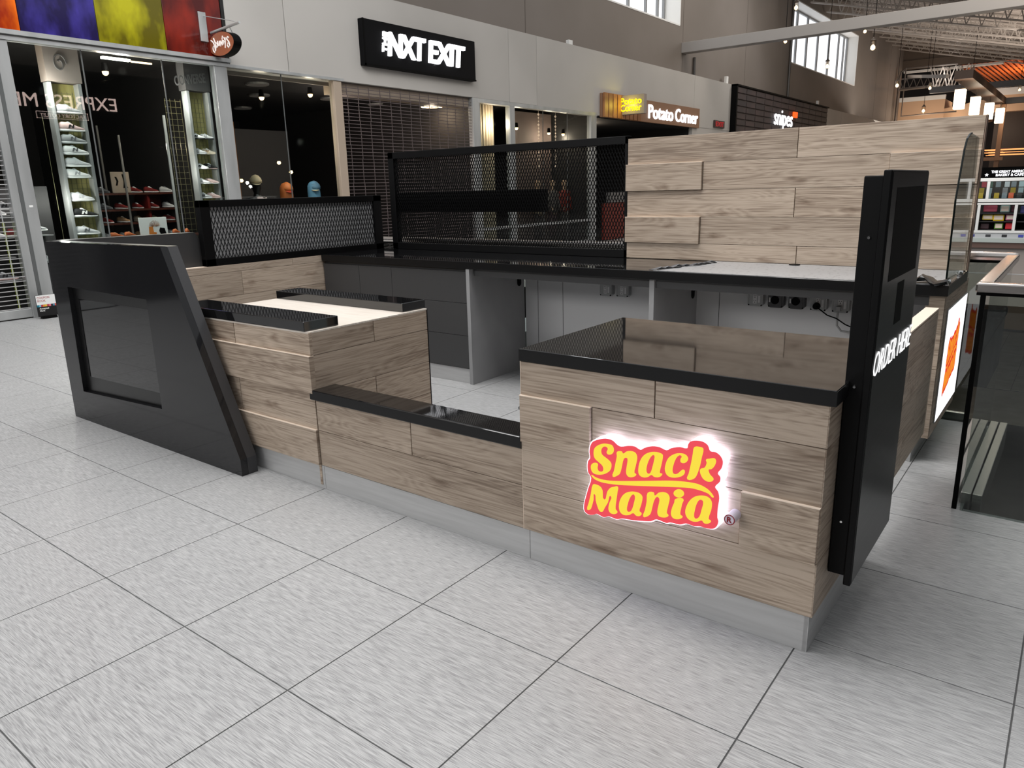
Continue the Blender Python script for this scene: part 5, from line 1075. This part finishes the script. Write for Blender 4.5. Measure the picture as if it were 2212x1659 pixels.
for q_, e_, c_ in (((-9.6, 57.6, 4.6), 260, (1, .80, .62)), ((-6.4, 63.5, 5.2), 260, (1, .78, .6)), ((-4, 74, 8.6), 700, (1, .55, .28)), ((-8.6, 57.6, 8.2), 60, (1, .95, .9))): plight(q_, e_, c_, .5)  # lights added to warm soffits, rafters and struts, no lamps modelled here
area('opening_skylight', (-1.5, 7.0, 8.5), (-1, 12.2, 0), 6, 4, 420, (1, .97, .93))  # fill lamp added for the booth side of the opening
# ---- phone accessory booth across the opening
bo = thing('display_booth', (-.1, 12.4, 0), 'white framed glass display booth of phone accessories across the opening', 'display booth'); BW = mat('booth_white', (216, 216, 214), .4)
for z0, z1 in ((1.44, 1.49), (1.12, 1.17), (1.075, 1.105), (.635, .675)): ob('rail', B().box(-1.7, 1.6, 12.0, 12.06, z0, z1, .004), BW, bo)
for x in (-1.66, -.94, -.40, .2, .9, 1.55): ob('upright', B().box(x-.02, x+.02, 12.0, 12.05, 1.17, 1.44), BW, bo)
for x in (-1.66, -1.03, -.53, .0, .6, 1.2): ob('upright', B().box(x-.02, x+.02, 12.0, 12.05, .675, 1.075), BW, bo)
ob('back_panel', B().box(-1.7, 1.6, 12.5, 12.53, .4, 1.44), DARKIN, bo); ob('icon_strip', B().box(-1.7, 1.6, 12.01, 12.06, .555, .635), mat('icon_strip_grey', (176, 178, 180), .4), bo)
ob('lower_ledge', B().box(-1.72, 1.62, 11.97, 12.5, .49, .555), mat('ledge_greygreen', (168, 176, 172), .4), bo); ob('metal_band', B().box(-1.7, 1.6, 12.0, 12.5, .40, .489), mat('brown_steel_band', (110, 88, 80), .3, metal=.4), bo); ob('skirt', B().box(-1.68, 1.58, 12.05, 12.5, 0, .40), mat('skirt_greige', (140, 132, 126), .5), bo)
for k in range(14): 
    x = -1.55+k*.22; c = [(40, 40, 44), (70, 60, 140), (60, 60, 130), (50, 50, 54), (30, 30, 34), (60, 70, 160)][k % 6]
    ob('icon', B().box(x, x+.07, 12.004, 12.009, .575, .615, .004), sm_(c), bo)
random.seed(9); cols = [(150, 150, 156), (40, 40, 44), (200, 60, 70), (170, 190, 200), (60, 60, 64), (214, 96, 60), (120, 130, 140), (190, 196, 204), (150, 40, 60), (180, 150, 40), (84, 84, 92), (60, 90, 80)]
names_ = ['grey', 'black', 'red', 'pale blue', 'charcoal', 'orange', 'slate', 'silver', 'dark pink', 'mustard', 'dark violet grey', 'dark green']
for r, z in enumerate((1.345, 1.25, 1.175)):
    for k in range(22):
        c = cols[random.randrange(12)]; x = -1.60+k*.105+random.uniform(-.01, .01)
        tag(ob('phone_case', B().box(x, x+.07, 12.12+.1*(2-r), 12.13+.1*(2-r), z, z+.085, .004), sm_(c)), '%s phone case hanging in the %s row of the upper booth glass' % (names_[cols.index(c)], ('upper', 'middle', 'lower')[r]), 'phone case', 'phone cases in the upper booth glass')
lab = ['pink tablet case with lobed edge at the top left of the booth cabinet', 'pale green tablet case at the top of the booth cabinet', 'dark maroon case at the top right of the booth cabinet', 'yellow and white smiling tablet case, left of the middle row', 'bright yellow tablet case in the middle of the booth cabinet', 'pink framed white tablet case at the right of the middle row', 'green tablet case in the bottom row of the booth', 'red rounded case in the bottom row of the booth', 'dark case at the bottom left of the booth cabinet', 'blue case at the right booth compartment']
dat = [(-.98, .965, .19, .10, (190, 84, 104)), (-.75, .955, .13, .11, (150, 176, 172)), (-.60, .96, .05, .1, (70, 20, 34)), (-.98, .835, .15, .085, (226, 200, 90)), (-.83, .82, .15, .10, (232, 196, 40)), (-.66, .83, .13, .09, (200, 120, 150)), (-.80, .69, .12, .10, (90, 140, 50)), (-.65, .69, .11, .10, (200, 30, 44)), (-.99, .69, .12, .09, (50, 24, 30)), (-.48, .94, .14, .11, (70, 70, 130))]
for l, (x, z, w, h, c) in zip(lab, dat):
    t = thing('tablet_case', (x, 12.14, z), l, 'tablet case'); ob('case_shell', B().box(x, x+w, 12.14, 12.16, z, z+h, .012), sm_(c), t)
    if c[1] > 100: ob('case_window', B().box(x+.015, x+w-.015, 12.134, 12.1402, z+.02, z+h-.015), mat('pale_insert', (222, 206, 190), .5) if 'pale_insert' not in bpy.data.materials else bpy.data.materials['pale_insert'], t)
for z in (.94, .815, .685): ob('inner_shelf', B().box(-1.68, 1.58, 12.08, 12.48, z-.01, z), DARKIN2, bo)
ob('booth_top', B().box(-1.7, 1.6, 12.06, 12.53, 1.44, 1.46), CGLASS, bo); ob('front_glass', B().box(-1.68, 1.58, 12.02, 12.024, 1.17, 1.44), CGLASS, bo)
plight((-.9, 11.6, 1.9), 8, (1, .95, .9)); plight((.0, 12.3, 1.8), 5, (1, .95, .9))  # small fill lights added in front of and above the booth
# ---- lower level furniture seen through the railing glass
so = thing('lounge_block', (-1.2, 28, -5), 'tan panelled service counter on the lower level', 'counter'); ob('counter_body', B().box(-2.2, 1.2, 36.4, 37.2, -5, -3.9, .02), mat('tan_panel', (176, 140, 104), .5), so); ob('dark_top', B().box(-2.6, 1.4, 36.2, 37.3, -3.9, -3.7, .02), mat('dark_counter_top', (50, 42, 38), .4), so)
ob('display_front', B().box(-.9, 1.0, 36.33, 36.39, -4.8, -4.1), mat('cool_display', (150, 160, 160), .3), so)
ro = thing('round_sign', (-1.75, 30, -2.3), 'round black and white emblem sign on the lower level', 'sign'); ob('disc', B().tube([(-1.95, 31.0, -3.4), (-1.95, 30.92, -3.4)], .42, 28), FLATBLK, ro)
rg = B(); n = 28
for k in range(n):
    a, c = 2*math.pi*k/n, 2*math.pi*(k+1)/n
    if k % 2: rg.bm.faces.new([rg.bm.verts.new((-1.95+r*math.cos(t), 30.91, -3.4+r*math.sin(t))) for r, t in ((.29, a), (.37, a), (.37, c), (.29, c))])
ob('white_ring', rg, WHITEP, ro); ob('star_mark', B().prism([(-1.95+(.2 if k % 2 == 0 else .08)*math.sin(math.pi*k/5), -3.4+(.2 if k % 2 == 0 else .08)*math.cos(math.pi*k/5)) for k in range(10)], 'y', 30.89, 30.915), WHITEP, ro); ob('sign_pole', B().box(-2.02, -1.88, 30.98, 31.1, -5, -3.3), ALU, ro)
